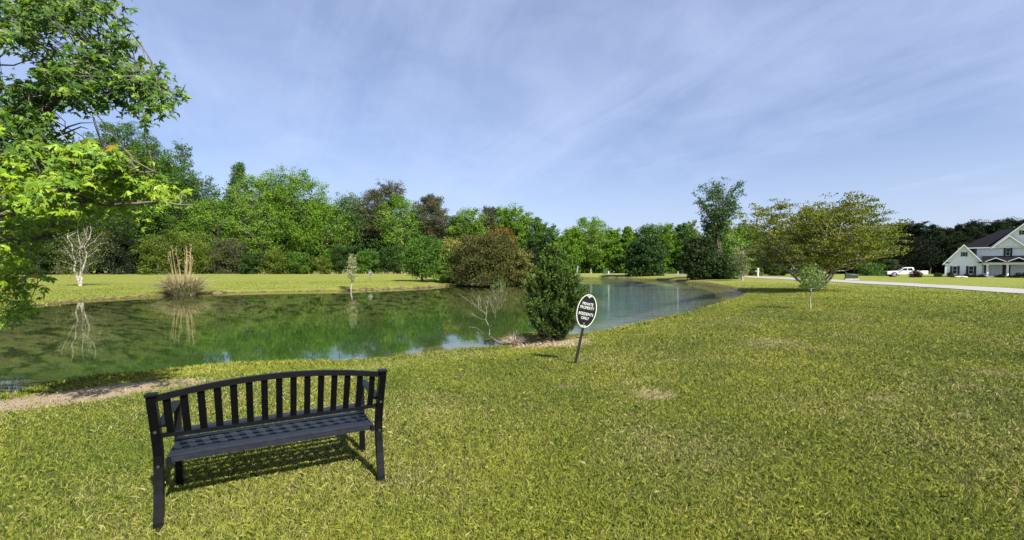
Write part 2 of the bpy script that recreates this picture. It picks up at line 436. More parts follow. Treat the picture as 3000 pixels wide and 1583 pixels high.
# ------------------------------------------------------------------ road and driveway
M['asphalt'] = simple('pale_concrete_road', (.26, .25, .245), .9, noise=.12, nscale=.6, bump=.2)
def ribbon(name, near, far, label=None, lift=.05, m=None, seg=14):
    def dens(pl):
        o = []
        for a, b_ in zip(pl[:-1], pl[1:]):
            for k in range(seg): o.append((a[0]+(b_[0]-a[0])*k/seg, a[1]+(b_[1]-a[1])*k/seg))
        o.append(pl[-1]); return np.array(o)
    a, b_ = dens(near), dens(far); n = len(a); rows = []
    for k in range(7):
        q = a+(b_-a)*k/6; z = hgt(q[:, 0], q[:, 1])+lift
        rows.append(np.column_stack([q, z]))
    sk = [rows[0]-[0, 0, .3]]+rows+[rows[-1]-[0, 0, .3]]
    v = np.concatenate(sk); f = []
    for k in range(8):
        i = np.arange(n-1); f.append(np.stack([k*n+i, k*n+i+1, (k+1)*n+i+1, (k+1)*n+i], 1))
    mb = MB(); mb.add(v, np.concatenate(f)); return tag(mb.build(name, m or M['asphalt'], smooth=False), kind='structure')
ribbon('road', [(20, 2), (30.2, 26.8), (34.5, 40), (37.6, 53), (39.6, 74), (39.4, 92), (36.5, 108), (30, 115.5), (14, 118), (-20, 119)],
       [(27.5, -1), (38, 33.7), (42, 48), (44.8, 63), (46, 80), (45.6, 96), (42, 112), (32, 121), (14, 123.5), (-20, 124.5)])

# ------------------------------------------------------------------ grass blades (nobody could count them)
rng = np.random.default_rng(4)
NB = 1000000
lr = rng.uniform(math.log(1.7), math.log(60), NB); r = np.exp(lr); a = rng.uniform(-R(57), R(57), NB)
x = r*np.sin(a); y = r*np.cos(a)
sdv = sdist(x, y); k = (sdv > .02) & (rng.random(NB) > bareness(x, y)*.93)
k &= rng.random(NB) < np.clip((62-r)/30, 0, 1)
rdx = np.interp(y, [-1, 26.8, 40, 53, 74], [19.5, 30.2, 34.5, 37.6, 39.6]); k &= ~((x > rdx-.05) & (x < rdx+6.3))
x, y, r, sdv = x[k], y[k], r[k], sdv[k]; n = len(x)
z = hgt(x, y, sdv)-.004
tall = np.where((sdv < .5) & (y < 25), 1.9, 1.0)
clump = vnoise(x, y, 1.6, 21, 3)
hh = (.022+.024*rng.random(n))*tall*(.7+.7*clump)*np.clip(.9+r*.015, 1, 1.25)
hh = np.where(sdv < .5, hh, np.minimum(hh, .058))
ww = np.maximum(.0036, .00098*r)*rng.uniform(.7, 1.3, n)
az = rng.uniform(0, 2*PI, n); lean = rng.uniform(.1, 1.5, n)*hh
ca, sa = np.cos(az), np.sin(az); az2 = rng.uniform(0, 2*PI, n)
base = np.stack([x, y, z], 1); side = np.stack([np.cos(az2), np.sin(az2), 0*az], 1)*ww[:, None]/2
mid = base+np.stack([ca*lean*.35, sa*lean*.35, hh*.62], 1)
tip = base+np.stack([ca*lean, sa*lean, hh*rng.uniform(.55, 1.0, n)], 1)
V = np.stack([base-side, base+side, mid+side*.8, tip, mid-side*.8], 1).reshape(-1, 3)
Fq = np.arange(5*n).reshape(n, 5)
tone = vnoise(x, y, .35, 31, 3)*.40+vnoise(x, y, 1.3, 32, 3)*.34+.26*vnoise((x*.93-y*.36)*1.1, (x*.36+y*.93)*.07, 1.0, 91, 2)+rng.normal(0, .10, n)
cA = np.array([.098, .142, .017]); cB = np.array([.270, .274, .042]); cS = np.array([.33, .295, .12]); cD = np.array([.036, .070, .010])
tt = np.clip((tone-.3)*2.4, 0, 1)[:, None]
colr = cA*(1-tt)+cB*tt
kk = rng.random(n)
pS = np.clip(.09-.004*r+.9*(vnoise(x, y, .8, 55, 3)-.45)+.5*bareness(x, y), .03, .5)
colr = np.where((kk < pS)[:, None], cS*rng.uniform(.7, 1.15, (n, 1)), colr)
colr = np.where((kk > .84)[:, None], cD, colr)
lum = rng.uniform(.75, 1.25, (n, 1))
gb = MB(); gb.add(V, Fq, np.repeat(colr*lum, 5, axis=0))
tag(gb.build('grass', M['grass']), 'short mown yellow green lawn grass with straw coloured patches', 'grass', kind='stuff')

# ------------------------------------------------------------------ trees
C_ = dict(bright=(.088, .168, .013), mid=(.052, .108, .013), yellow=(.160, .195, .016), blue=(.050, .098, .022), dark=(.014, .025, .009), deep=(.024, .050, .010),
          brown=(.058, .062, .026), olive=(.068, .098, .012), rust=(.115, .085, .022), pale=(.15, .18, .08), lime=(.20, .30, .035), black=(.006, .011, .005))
def prof_fn(kind):
    return {'round': lambda t: math.sin(PI*min(1, .12+.80*t))**.55*(1 if t < .85 else 1-(t-.85)*1.6),
            'spire': lambda t: (1-t)**.75*.95+.06,
            'wisp': lambda t: .45+.55*math.sin(PI*min(1, t+.1)),
            'pine': lambda t: (.75+.5*t if t < .5 else 1.0-(t-.5)*1.25)*.95,
            'flat': lambda t: .5+.5*t,
            'fan': lambda t: .35+.75*t if t < .75 else .9-(t-.75)*1.2,
            'bush': lambda t: math.sqrt(max(.02, 1-(t*.97)**2.4)),
            'cone': lambda t: (1-t)**.65+.05,
            'dome': lambda t: math.sqrt(max(.03, 1-(t*.97)**1.7))*(.80+.2*min(1, t*4)),
            'column': lambda t: .8*math.sin(PI*min(1, .2+.72*t))**.5}[kind]
def grow(rng, H, Rd, base=.25, kind='round', limbs=34, leaves=7000, ls=.20, sig=.55, bark_r=None, up=(0.15, .8), sub=4, stems=1, lean=(0, 0), flat=.7, layered=False, col=(.1, .2, .03), var=.25, droop=0, twig=True, fork=.8, spread=1.0):
    """skeleton and leaf cloud of one tree standing at the origin"""
    wd = MB(); pf = prof_fn(kind); bark_r = bark_r or H*.016
    cen = []; cw = []
    for st in range(stems):
        if stems > 1:
            a0 = 2*PI*st/stems+rng.uniform(-.4, .4); sp = rng.uniform(.35, .8)*Rd*.6*spread
            ex, ey = math.cos(a0)*sp, math.sin(a0)*sp
        else: ex = ey = 0
        nn = 9; tp = []
        for i in range(nn):
            f = i/(nn-1)
            tp.append((lean[0]*f*H+ex*f**(.8 if spread < 2 else .62)+rng.normal(0, .012)*H*(f > 0), lean[1]*f*H+ey*f**(.8 if spread < 2 else .62)+rng.normal(0, .012)*H*(f > 0), f*H*.95-.1*(i == 0)))
        tp = np.array(tp); tr = bark_r/(stems**.4)*(1-.88*np.linspace(0, 1, nn))
        tr[0] *= 1.35
        wd.tube(tp, tr, 8)
        L = max(3, limbs//stems); az = rng.uniform(0, 2*PI)
        for i in range(L):
            t_ = (i+.5)/L; t_ = t_**.9
            zh = (base+(1-base)*t_)*H*.96
            az += 2.4+rng.uniform(-.5, .5)
            end_r = pf(t_)*Rd*rng.uniform(.72, 1.1)/(1.0 if stems == 1 else 1.25)
            elev = up[0]+(up[1]-up[0])*t_+rng.uniform(-.15, .15)
            if kind == 'bush' or (kind in ('cone', 'spire')): zs = max(.05*H, zh-end_r*math.tan(elev)*.6)
            else: zs = max(base*H*fork, zh-end_r*math.tan(min(1.2, elev))*.8)
            fz = min(1, zs/(H*.95))*(nn-1); i0 = min(nn-2, int(fz)); fr_ = fz-i0
            s0 = tp[i0]*(1-fr_)+tp[i0+1]*fr_
            dirv = np.array([math.cos(az), math.sin(az), 0])
            endp = np.array([s0[0], s0[1], 0])+dirv*end_r+np.array([0, 0, zh-droop*end_r])
            pts = []
            for q in np.linspace(0, 1, 5):
                p = s0*(1-q)+endp*q; p = p+np.array([0, 0, -.10*end_r*math.sin(PI*q)])+rng.normal(0, .03*end_r, 3)*(0 < q < 1)
                pts.append(p)
            pts = np.array(pts); r0 = max(.012, bark_r*(1-.75*zs/H)*.42/(stems**.3))
            wd.tube(pts, r0*np.array([1, .8, .6, .4, .15]), 5)
            for q in (.55, .8, 1.0):
                pp = pts[0]*(1-q)+pts[-1]*q if q == 1 else pts[min(4, int(q*4))]
                cen.append(pp); cw.append(.7 if q < 1 else 1)
            for j in range(sub):
                q = rng.uniform(.3, .95); k0 = min(3, int(q*4)); sp_ = pts[k0]*(1-(q*4-k0))+pts[k0+1]*(q*4-k0)
                dv = dirv*rng.uniform(.3, 1)+np.cross(dirv, [0, 0, 1])*rng.choice([-1, 1])*rng.uniform(.4, 1.1)+np.array([0, 0, rng.uniform(-.15, .6)])
                dv /= np.linalg.norm(dv); ln = end_r*rng.uniform(.25, .5)+.2*sig
                e2 = sp_+dv*ln
                if e2[2] > H: e2[2] = H-rng.uniform(0, .05)*H
                m2 = (sp_+e2)/2+rng.normal(0, .05*ln, 3)
                if twig: wd.tube([sp_, m2, e2], r0*np.array([.4, .28, .08]), 4)
                cen.append(e2); cw.append(1); cen.append(m2); cw.append(.5)
        cen.append(tp[-1]+[0, 0, .02*H]); cw.append(.8)
    cen = np.array(cen); cw = np.array(cw); cw /= cw.sum()
    idx = rng.choice(len(cen), leaves, p=cw)
    off = rng.normal(size=(leaves, 3)); off /= np.linalg.norm(off, axis=1)[:, None]; off *= (rng.random(leaves)**.45)[:, None]*sig*1.5
    off[:, 2] *= flat*(.5 if layered else 1)
    cs = .6+.6*rng.random(len(cen)); p = cen[idx]+off*cs[idx][:, None]
    p[:, 2] = np.maximum(p[:, 2], .02)
    hue = rng.normal(0, var, (len(cen), 1))*np.array([[.9, .5, .3]])
    cc = np.array(col)[None]*(1+hue[idx])*rng.uniform(.7, 1.35, (leaves, 1))
    cc = np.clip(cc, .004, .6)
    return wd, p, cc
def make_tree(name, loc, label, cat, rng, H, Rd, bark='bark', leafm='leaf', ls=.20, lw=.6, group=None, upd=0.0, **kw):
    root = empty(name, loc, 0, label, cat, group)
    wd, p, cc = grow(rng, H, Rd, ls=ls, **kw)
    wd.build('trunk', M[bark], root, smooth=True)
    lm = MB(); s = ls*rng.uniform(.6, 1.3, len(p))
    ud = None
    if upd:
        ud = p-np.array([0, 0, H*.2]); ud = ud/(np.linalg.norm(ud, axis=1)[:, None]+1e-6)+np.array([0, 0, .8])
    lm.leaves(p, s, s*lw, cc, rng, upd, ud)
    lm.build('crown', M[leafm], root)
    return root

# front trees of the wood: (x px, top px, width px, kind, distance, colour, options, label)
FT = [
 (45, 395, 250, 'round', 60, 'deep', {}, 'tall dark olive tree filling the left edge behind the maple boughs'),
 (170, 470, 170, 'round', 66, 'mid', {}, 'leafy green tree behind the pale multi-stemmed tree'),
 (375, 352, 210, 'round', 68, 'blue', dict(leaves=16000), 'tallest tree of the far wood, airy blue-green crown above the maple boughs'),
 (470, 425, 200, 'round', 70, 'mid', dict(leaves=14000), 'big mid-green tree on the right shoulder of the tallest tree'),
 (548, 402, 70, 'wisp', 74, 'blue', dict(leaves=2400), 'slim wispy treetop poking up right of the tallest tree'),
 (603, 506, 110, 'wisp', 74, 'blue', dict(leaves=3600), 'pale airy round-topped tree in the dip before the pointed tree'),
 (704, 466, 100, 'spire', 74, 'blue', dict(leaves=4500), 'pointed airy blue-green tree standing higher than its neighbours'),
 (640, 580, 170, 'round', 71, 'bright', {}, 'bright green rounded tree below the pale airy treetop'),
 (770, 505, 150, 'round', 73, 'bright', dict(leaves=8000, bark='bark_pale'), 'bright green tree with a forked white trunk showing mid-crown'),
 (865, 486, 190, 'round', 76, 'bright', dict(leaves=9000), 'broad bright green tree right of the forked white trunk, with a high tuft'),
 (962, 588, 130, 'round', 75, 'bright', {}, 'lower fresh green tree in the dip beside the broad bright tree'),
 (1030, 560, 110, 'wisp', 78, 'blue', dict(leaves=4500), 'thin-leaved grey-green tree left of the brown pines'),
 (1098, 545, 105, 'pine', 80, 'brown', dict(leaves=6000), 'dark brownish pine with ragged top left of the flat-topped pine'),
 (1148, 520, 66, 'flat', 84, 'brown', dict(leaves=2200), 'flat-topped umbrella pine rising on a bare stem above the wood'),
 (1178, 566, 120, 'round', 78, 'bright', dict(leaves=8500, bark='bark_pale'), 'conical bright green tree with two pale trunks below the umbrella pine'),
 (1264, 566, 112, 'pine', 84, 'brown', dict(leaves=8500, trunk=1), 'large domed dark pine standing alone with its thick trunk in view'),
 (1345, 625, 80, 'round', 90, 'mid', {}, 'small olive-green tree in the notch right of the domed pine'),
 (1378, 605, 100, 'round', 92, 'bright', dict(bark='bark_pale'), 'light green upright tree with a pale stem above the rust-green thicket'),
 (1432, 600, 70, 'pine', 100, 'brown', dict(leaves=3600), 'greyish thin pine between two fresh green treetops'),
 (1468, 601, 70, 'round', 104, 'bright', {}, 'fresh green treetop just right of the thin greyish pine'),
 (1510, 596, 90, 'fan', 104, 'bright', dict(leaves=7500), 'taller green tree with a spiky top above the cedar bush'),
 (1560, 632, 70, 'round', 112, 'mid', {}, 'green tree stepping down right of the spiky-topped tree'),
 (1602, 652, 80, 'round', 124, 'mid', {}, 'low green tree behind the tip of the lakeside cedar'),
 (1672, 664, 70, 'round', 168, 'bright', {}, 'light green tree behind the fountain on the far bank'),
 (1730, 634, 112, 'round', 186, 'bright', dict(leaves=8500, bark='bark_pale'), 'broadest rounded green tree on the far bank, pale stems at its foot'),
 (1792, 668, 60, 'wisp', 188, 'bright', {}, 'thin light tree in the gap right of the broad far-bank tree'),
 (1838, 662, 66, 'spire', 190, 'bright', {}, 'pointed light green tree above the dark round evergreen'),
 (1893, 655, 84, 'round', 190, 'mid', {}, 'mid-green rounded tree right behind the dark round evergreen'),
 (1946, 651, 76, 'round', 190, 'bright', {}, 'fresh green tree left of the lakeside dark pine'),
 (1998, 652, 60, 'round', 188, 'mid', {}, 'green tree just behind the left side of the lakeside dark pine'),
 (2028, 640, 36, 'wisp', 190, 'pale', dict(leaves=2000), 'pale grey-green wispy treetop beside the tall fan-shaped tree'),
 (2108, 652, 90, 'round', 112, 'bright', {}, 'bright green tree round the foot of the tall fan-shaped tree'),
 (2176, 652, 90, 'round', 116, 'bright', {}, 'bright green tree right of the tall fan-shaped tree'),
 (2235, 672, 90, 'round', 130, 'deep', {}, 'dark green tree behind the bare-limbed little tree'),
 (2300, 660, 100, 'round', 132, 'deep', {}, 'dark tree showing through the left of the spreading vase tree'),
 (2400, 650, 110, 'round', 136, 'deep', {}, 'dark tree directly behind the spreading vase tree'),
 (2500, 665, 110, 'round', 136, 'dark', {}, 'dark leafy tree behind the right half of the spreading vase tree'),
 (2560, 655, 90, 'round', 132, 'mid', {}, 'green tree at the right tip of the spreading vase tree'),
 (2625, 650, 50, 'flat', 140, 'dark', dict(leaves=2500), 'small tufted pine left of the flat pine over the truck'),
 (2667, 645, 52, 'flat', 140, 'dark', dict(leaves=3000), 'flat-headed pine above the parked pickup truck'),
 (2650, 690, 120, 'round', 128, 'black', {}, 'dark shrubby tree low behind the parked pickup truck'),
 (2722, 655, 80, 'round', 134, 'dark', {}, 'domed dark pine between the pickup truck and the house'),
 (2772, 664, 70, 'round', 132, 'dark', {}, 'dark tree just left of the house gable'),
 (2802, 655, 50, 'spire', 134, 'dark', {}, 'dark pointed conifer over the left roof corner of the house'),
 (2842, 662, 70, 'round', 130, 'dark', {}, 'dark tree above the low side roof of the house'),
 (2882, 640, 90, 'flat', 138, 'dark', dict(leaves=5500), 'wide-topped dark pine standing over the main roof of the house'),
 (2925, 660, 80, 'round', 134, 'dark', {}, 'dark rounded treetop behind the ridge of the house'),
 (2975, 638, 80, 'pine', 140, 'dark', {}, 'dark pine behind the tall gable at the right edge'),
]
# understorey shrubs and small trees along the edge of the wood
US = [
 (115, 650, 120, 64, 'deep', 'dark shrub left of the pale multi-stemmed tree'),
 (330, 640, 130, 66, 'dark', 'dark evergreen shrub right of the pale multi-stemmed tree'),
 (460, 690, 120, 64, 'olive', 'yellow-green shrub behind the left side of the pampas clump'),
 (545, 675, 150, 65, 'olive', 'broad yellow-green small tree behind the pampas clump'),
 (670, 700, 120, 70, 'brown', 'brownish twiggy shrub right of the pampas clump'),
 (745, 745, 80, 68, 'deep', 'dark green shrub below the forked white trunk'),
 (810, 735, 100, 68, 'olive', 'low olive bush at the wood edge below the broad bright tree'),
 (880, 740, 90, 69, 'mid', 'green bush left of the thin far-lawn sapling'),
 (940, 755, 70, 69, 'olive', 'small yellowish bush just left of the thin far-lawn sapling'),
 (1000, 720, 90, 72, 'deep', 'dark green bush behind the thin far-lawn sapling'),
 (1075, 735, 90, 73, 'mid', 'green bush behind the far oval sign'),
 (1150, 720, 100, 74, 'deep', 'dark green bush under the two pale trunks'),
 (1210, 750, 80, 75, 'deep', 'dark bush left of the small round lawn tree'),
 (1300, 700, 110, 80, 'mid', 'olive bush at the foot of the domed dark pine'),
]
rg = np.random.default_rng(11)
for (cx, top, wpx, kind, Y, colk, opt, label) in FT:
    opt = dict(opt)
    Y = 100+(Y-60)*1.2 if cx < 1090 else 122+(Y-78)*.3 if cx < 1620 else 128+(Y-168)*.3 if cx < 2060 else Y*.5+56
    loc = GY(cx, Y); tz = P(cx, top, Y).z; H = tz-loc.z; Rd = wpx/2/F*Y*1.08
    pine = kind in ('pine', 'flat') or colk in ('brown', 'dark')
    bark = opt.pop('bark', 'bark_dark' if not pine else 'bark'); tr = opt.pop('trunk', 0)
    nl = int(opt.pop('leaves', 6500)*1.75*max(1, min(1.9, Rd*H/110)))
    ls = .175*(Y/100)**.75; base = {'pine': .45, 'flat': .72, 'spire': .28, 'wisp': .32}.get(kind, .24)
    if tr: base = .42
    make_tree('pine_tree' if kind in ('pine', 'flat') else 'broadleaf_tree', loc, label, 'tree', rg, H, Rd, bark, 'needle' if pine else 'leaf',
              ls=ls, lw=.55 if not pine else .35, base=base, kind=kind, limbs=int(34+H*1.1+max(0, Rd-5)*5), leaves=int(nl*(1.3 if pine else 1.0)), sig=min(.85, max(.30, Rd*.155)), sub=4 if Rd < 5 else 6,
              bark_r=H*(.013 if not tr else .022), col=C_[colk], var=.30, up=(.1, .55) if pine else (.25, 1.0), flat=.55 if pine else .8,
              **{k: v for k, v in opt.items() if k in ('stems',)})
for (cx, top, wpx, Y, colk, label) in US:
    Y = 97+(Y-64)*1.25
    loc = GY(cx, Y); H = P(cx, top, Y).z-loc.z; Rd = wpx/2/F*Y
    make_tree('shrub', loc, label, 'shrub', rg, H, Rd, 'bark_dark', 'leaf', ls=.17, base=.02, kind='bush', limbs=30, leaves=5600, sig=Rd*.20, sub=3, stems=3,
              bark_r=.07, col=C_[colk], var=.2)

# the mass of wood behind the front trees: one piece of stuff on each side
def woods(name, spots, label, seed, col_mix, ls=.42):
    rg = np.random.default_rng(seed); wd = MB(); lm = MB()
    for (x, y, H, Rd, nl) in spots:
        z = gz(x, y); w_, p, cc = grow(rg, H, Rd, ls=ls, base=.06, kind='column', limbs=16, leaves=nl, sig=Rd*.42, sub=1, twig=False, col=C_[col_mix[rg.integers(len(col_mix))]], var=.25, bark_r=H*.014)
        for vv, ff in zip([np.concatenate(w_.v)], [0]):
            n0 = 0
            for f in w_.f: pass
        V_ = np.concatenate(w_.v)+[x, y, z]
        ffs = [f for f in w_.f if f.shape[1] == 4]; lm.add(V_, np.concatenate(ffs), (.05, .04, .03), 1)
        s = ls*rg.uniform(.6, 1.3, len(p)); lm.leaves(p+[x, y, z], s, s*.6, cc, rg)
    return tag(lm.build(name, [M['leaf'], M['bark_dark']]), label, 'woodland', kind='stuff')
TOPS = [(0, 480), (300, 430), (480, 450), (600, 560), (700, 560), (800, 560), (900, 540), (960, 600), (1100, 590), (1200, 610), (1300, 650), (1400, 640), (1500, 640), (1600, 680)]
TOPR = [(1650, 690), (1730, 665), (1800, 690), (1900, 675), (2050, 670), (2150, 680), (2300, 680), (2450, 670), (2600, 675), (2700, 675), (2800, 672), (2900, 672), (3000, 668), (3200, 665)]
sp = []
rw = np.random.default_rng(3)
for row, dy in enumerate((4, 9, 15, 22)):
    for px in np.arange(-250, 1640, 62 if row < 2 else 80):
        px2 = px+rw.uniform(-20, 20); Y0 = 119 if px < 1150 else 123
        if px < 300: Y0 = 106
        Y = Y0+dy+rw.uniform(-1.5, 1.5); tp = np.interp(px2, [q[0] for q in TOPS], [q[1] for q in TOPS])+rw.uniform(5, 55)
        x = (px2-1500)/F*Y; H = P(px2, tp, Y).z-gz(x, Y)
        if row == 0: H *= .62
        sp.append((x, Y, H, rw.uniform(4.0, 5.8), 2600 if row < 2 else 1500))
woods('woods', sp, 'deep green mass of wood behind the front trees on the far left bank', 5, ['deep', 'dark', 'deep', 'mid', 'dark'])
sp = []
for row, dy in enumerate((4, 10, 18)):
    for px in np.arange(1640, 2230, 34 if row < 2 else 44):
        Y = 131+dy+rw.uniform(-1.5, 1.5); px2 = px+rw.uniform(-10, 10); tp = np.interp(px2, [q[0] for q in TOPR], [q[1] for q in TOPR])+rw.uniform(4, 30)
        x = (px2-1500)/F*Y; H = P(px2, tp, Y).z-gz(x, Y)
        if row == 0: H *= .7
        sp.append((x, Y, H, rw.uniform(2.6, 3.6), 1700))
woods('woods', sp, 'green mass of wood beyond the far end of the lake', 6, ['mid', 'deep', 'mid', 'bright'], .42)
sp = []
for row, dy in enumerate((2, 8, 15)):
    for px in np.arange(2200, 3330, 44 if row < 2 else 60):
        Y = 126+dy+rw.uniform(-1.5, 1.5); px2 = px+rw.uniform(-12, 12); tp = np.interp(px2, [q[0] for q in TOPR], [q[1] for q in TOPR])+rw.uniform(2, 25)
        x = (px2-1500)/F*Y; H = P(px2, tp, Y).z-gz(x, Y)
        sp.append((x, Y, H, rw.uniform(3.0, 4.2), 2600))
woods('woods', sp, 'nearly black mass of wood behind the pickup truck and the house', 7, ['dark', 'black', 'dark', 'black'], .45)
# ------------------------------------------------------------------ middle-distance planting
def plant(name, label, cat, px, base_py, top_py, wpx, Y=None, seed=1, hfix=None, **kw):
    loc = G(px, base_py) if Y is None else GY(px, Y)
    Y_ = loc.y; H = P(px, top_py, Y_).z-loc.z; Rd = wpx/2/F*Y_
    sg = kw.pop('sigr', .25)
    return make_tree(name, loc, label, cat, np.random.default_rng(seed), H, Rd, sig=Rd*sg, **kw)
# pale multi-stemmed tree, far left lawn
plant('pale_barked_tree', 'small pale-trunked tree with three bare white stems on the far left lawn', 'tree', 236, 838, 640, 150, seed=21, bark='bark_pale', kind='fan', base=.22,
      stems=3, limbs=26, leaves=4200, ls=.055, col=(.075, .095, .030), bark_r=.14, up=(.6, 1.15), sub=3, sigr=.34)
# thin sapling and small trees on the far lawn
plant('sapling', 'thin upright grey-leaved sapling near the far shore, left of the far oval sign', 'tree', 1030, 845, 742, 28, seed=22, bark='bark_grey', kind='column', base=.35,
      limbs=18, leaves=1100, ls=.06, col=(.20, .22, .10), bark_r=.06, up=(.9, 1.3), sub=3, sigr=.45)
plant('round_tree', 'round bright green tree with short dark trunk right of the far oval sign', 'tree', 1237, 826, 692, 104, seed=23, bark='bark_dark', kind='round', base=.16,
      limbs=34, leaves=7500, ls=.11, col=C_['mid'], bark_r=.13, up=(.1, .9))
plant('young_tree', 'young light green tree with low tiers of leaves left of the rust-green thicket', 'tree', 1316, 829, 728, 72, seed=24, bark='bark_dark', kind='cone', base=.10,
      limbs=28, leaves=5200, ls=.11, col=(.12, .22, .035), bark_r=.07, up=(.1, .6), layered=True)
# rust-green thicket
plant('shrub', 'yellowish-green tall bush at the left back of the rust-green thicket', 'shrub', 1325, 832, 700, 110, Y=53.5, seed=25, bark='bark_dark', kind='bush', base=.04, stems=3,
      limbs=30, leaves=6000, ls=.12, col=(.15, .15, .03), bark_r=.08)
plant('shrub', 'largest rust-brown and dark green lakeside bush of the thicket', 'shrub', 1430, 838, 688, 210, Y=50.8, seed=26, bark='bark_dark', kind='bush', base=.01, stems=5,
      limbs=90, leaves=30000, ls=.10, col=(.060, .062, .016), bark_r=.12, sub=4, sigr=.17, var=.3)
plant('shrub', 'lower olive bush at the right end of the rust-green thicket, over the water', 'shrub', 1522, 838, 730, 92, Y=50, seed=27, bark='bark_dark', kind='bush', base=.01, stems=3,
      limbs=44, leaves=8500, ls=.11, col=(.105, .105, .024), bark_r=.08, sigr=.2)
plant('pine_sprout', 'tiny bright green pine sprout at the water line in front of the thicket', 'shrub', 1459, 836, 796, 40, Y=48.6, seed=28, bark='bark_dark', leafm='needle', kind='cone', base=.05,
      limbs=22, leaves=1700, ls=.09, col=(.10, .19, .04), bark_r=.04, sigr=.3, lw=.3)
plant('shrub', 'rust-orange topped bush rising behind the crest of the lakeside thicket', 'shrub', 1462, 832, 668, 120, Y=53.5, seed=127, bark='bark_dark', kind='bush', base=.05, stems=3,
      limbs=36, leaves=9000, ls=.11, col=(.125, .085, .018), bark_r=.08)
# far bank and right bank
plant('evergreen_tree', 'large dark rounded evergreen by the road on the far bank', 'tree', 1888, 808, 699, 122, Y=98, seed=29, bark='bark_dark', kind='bush', base=.01, stems=3,
      limbs=70, leaves=16000, ls=.25, col=(.030, .060, .014), bark_r=.2, sigr=.16, var=.3)
plant('cedar_tree', 'dark pointed evergreen at the left corner of the right bank shrubbery', 'tree', 2046, 826, 692, 88, Y=68.5, seed=30, bark='bark_dark', leafm='needle', kind='round', base=.01, stems=2,
      limbs=60, leaves=15000, ls=.15, col=(.032, .050, .015), bark_r=.13, sigr=.19, var=.25)
plant('shrub', 'dark dense bush under the tall fan-shaped tree, right of the pointed evergreen', 'shrub', 2118, 820, 742, 92, Y=68, seed=31, bark='bark_dark', kind='bush', base=.01, stems=3,
      limbs=44, leaves=9000, ls=.14, col=(.030, .058, .014), bark_r=.1, sigr=.2)
plant('fan_shaped_tree', 'tallest tree on the right bank, dark fan-shaped crown standing clear against the sky', 'tree', 2098, 822, 520, 142, Y=72, seed=32, bark='bark', kind='fan', base=.40,
      stems=4, limbs=70, leaves=8500, ls=.17, col=(.045, .090, .024), bark_r=.26, up=(.75, 1.2), sub=5, sigr=.10, lw=.45)
plant('leafy_tree', 'bright green leafy tree low between the fan-shaped tree and the bare-limbed little tree', 'tree', 2128, 820, 690, 130, Y=76, seed=33, bark='bark_grey', kind='round', base=.12,
      stems=2, limbs=44, leaves=9500, ls=.18, col=(.10, .20, .025), bark_r=.15, sigr=.2)
plant('bare_limbed_tree', 'little vase-shaped tree with pale bare limbs and sparse grey-green leaves beside the road', 'tree', 2174, 822, 716, 78, Y=60, seed=34, bark='bark_grey', kind='fan', base=.2,
      stems=5, limbs=50, leaves=2600, ls=.08, col=(.15, .19, .07), bark_r=.18, up=(.7, 1.1), sub=5, sigr=.2)
for cx, wpx, top, Y, s, lab in ((2278, 52, 772, 97, 35, 'clipped rounded green bush across the road, right of the white post'), (2212, 44, 776, 99, 36, 'small dark bush across the road left of the white post'),
                        (2362, 62, 786, 89, 37, 'brownish bush in front of the white vehicle behind the spreading tree'), (2552, 80, 772, 98, 38, 'green leafy bush behind the utility box'),
                        (2604, 52, 762, 98, 39, 'taller dark bush left of the parked pickup truck')):
    plant('shrub', lab, 'shrub', cx, 808, top, wpx, Y=Y, seed=s, bark='bark_dark', kind='bush', base=.02, limbs=26, leaves=3200, ls=.15, stems=3,
          col={37: (.12, .10, .05), 38: (.06, .13, .025), 39: (.035, .05, .018)}.get(s, (.085, .12, .022)), bark_r=.06)
# spreading vase tree
plant('spreading_tree', 'wide spreading yellow-olive tree with many limbs fanning from its foot on the right lawn', 'tree', 2393, 852, 580, 365, seed=44, bark='bark_grey', kind='dome', base=.36,
      stems=9, limbs=180, leaves=50000, ls=.064, lw=.6, col=(.105, .125, .009), bark_r=.20, up=(.30, .95), sub=5, sigr=.080, layered=True, flat=.55, var=.22, droop=.05, lean=(.035, 0), fork=.10, spread=2.1)
# sapling in the right lawn
plant('sapling', 'small bushy sapling on a thin stem on the lawn before the spreading tree', 'tree', 2374, 906, 776, 66, seed=41, bark='bark_grey', kind='round', base=.46,
      limbs=26, leaves=1500, ls=.035, lw=.6, col=(.13, .20, .035), bark_r=.03, up=(.2, .9), sub=4, sigr=.28)

# ------------------------------------------------------------------ pampas clump
def blade_mesh(mb, rng, n, R0, Lr, cols, wid, spread=(.15, 1.0), segs=4, base=(0, 0, 0)):
    for i in range(n):
        a = rng.uniform(0, 2*PI); r0 = R0*math.sqrt(rng.random()); L = rng.uniform(*Lr); s = rng.uniform(*spread)
        p0 = np.array([base[0]+r0*math.cos(a), base[1]+r0*math.sin(a), base[2]]); d = np.array([math.cos(a+rng.normal(0, .4)), math.sin(a+rng.normal(0, .4)), 0])
        sd = np.cross(d, [0, 0, 1])*wid/2+rng.normal(0, .2*wid, 3); V = []
        for k in range(segs+1):
            f = k/segs; p = p0+d*L*s*f**1.4+np.array([0, 0, L*(f*(1.0-.25*s)-.55*s*f**2.6)]); p[2] = max(p[2], base[2]+.01)
            wf = (1-f**2)*.9+.1; V += [p-sd*wf, p+sd*wf]
        V = np.array(V); Fq = np.array([(2*k, 2*k+1, 2*k+3, 2*k+2) for k in range(segs)])
        mb.add(V, Fq, np.array(cols[rng.integers(len(cols))])*rng.uniform(.75, 1.2))
rp = np.random.default_rng(50)
loc = G(538, 859)
root = empty('pampas_grass', loc, 0, 'big straw and grey-green clump of pampas grass on the far left shore', 'ornamental grass')
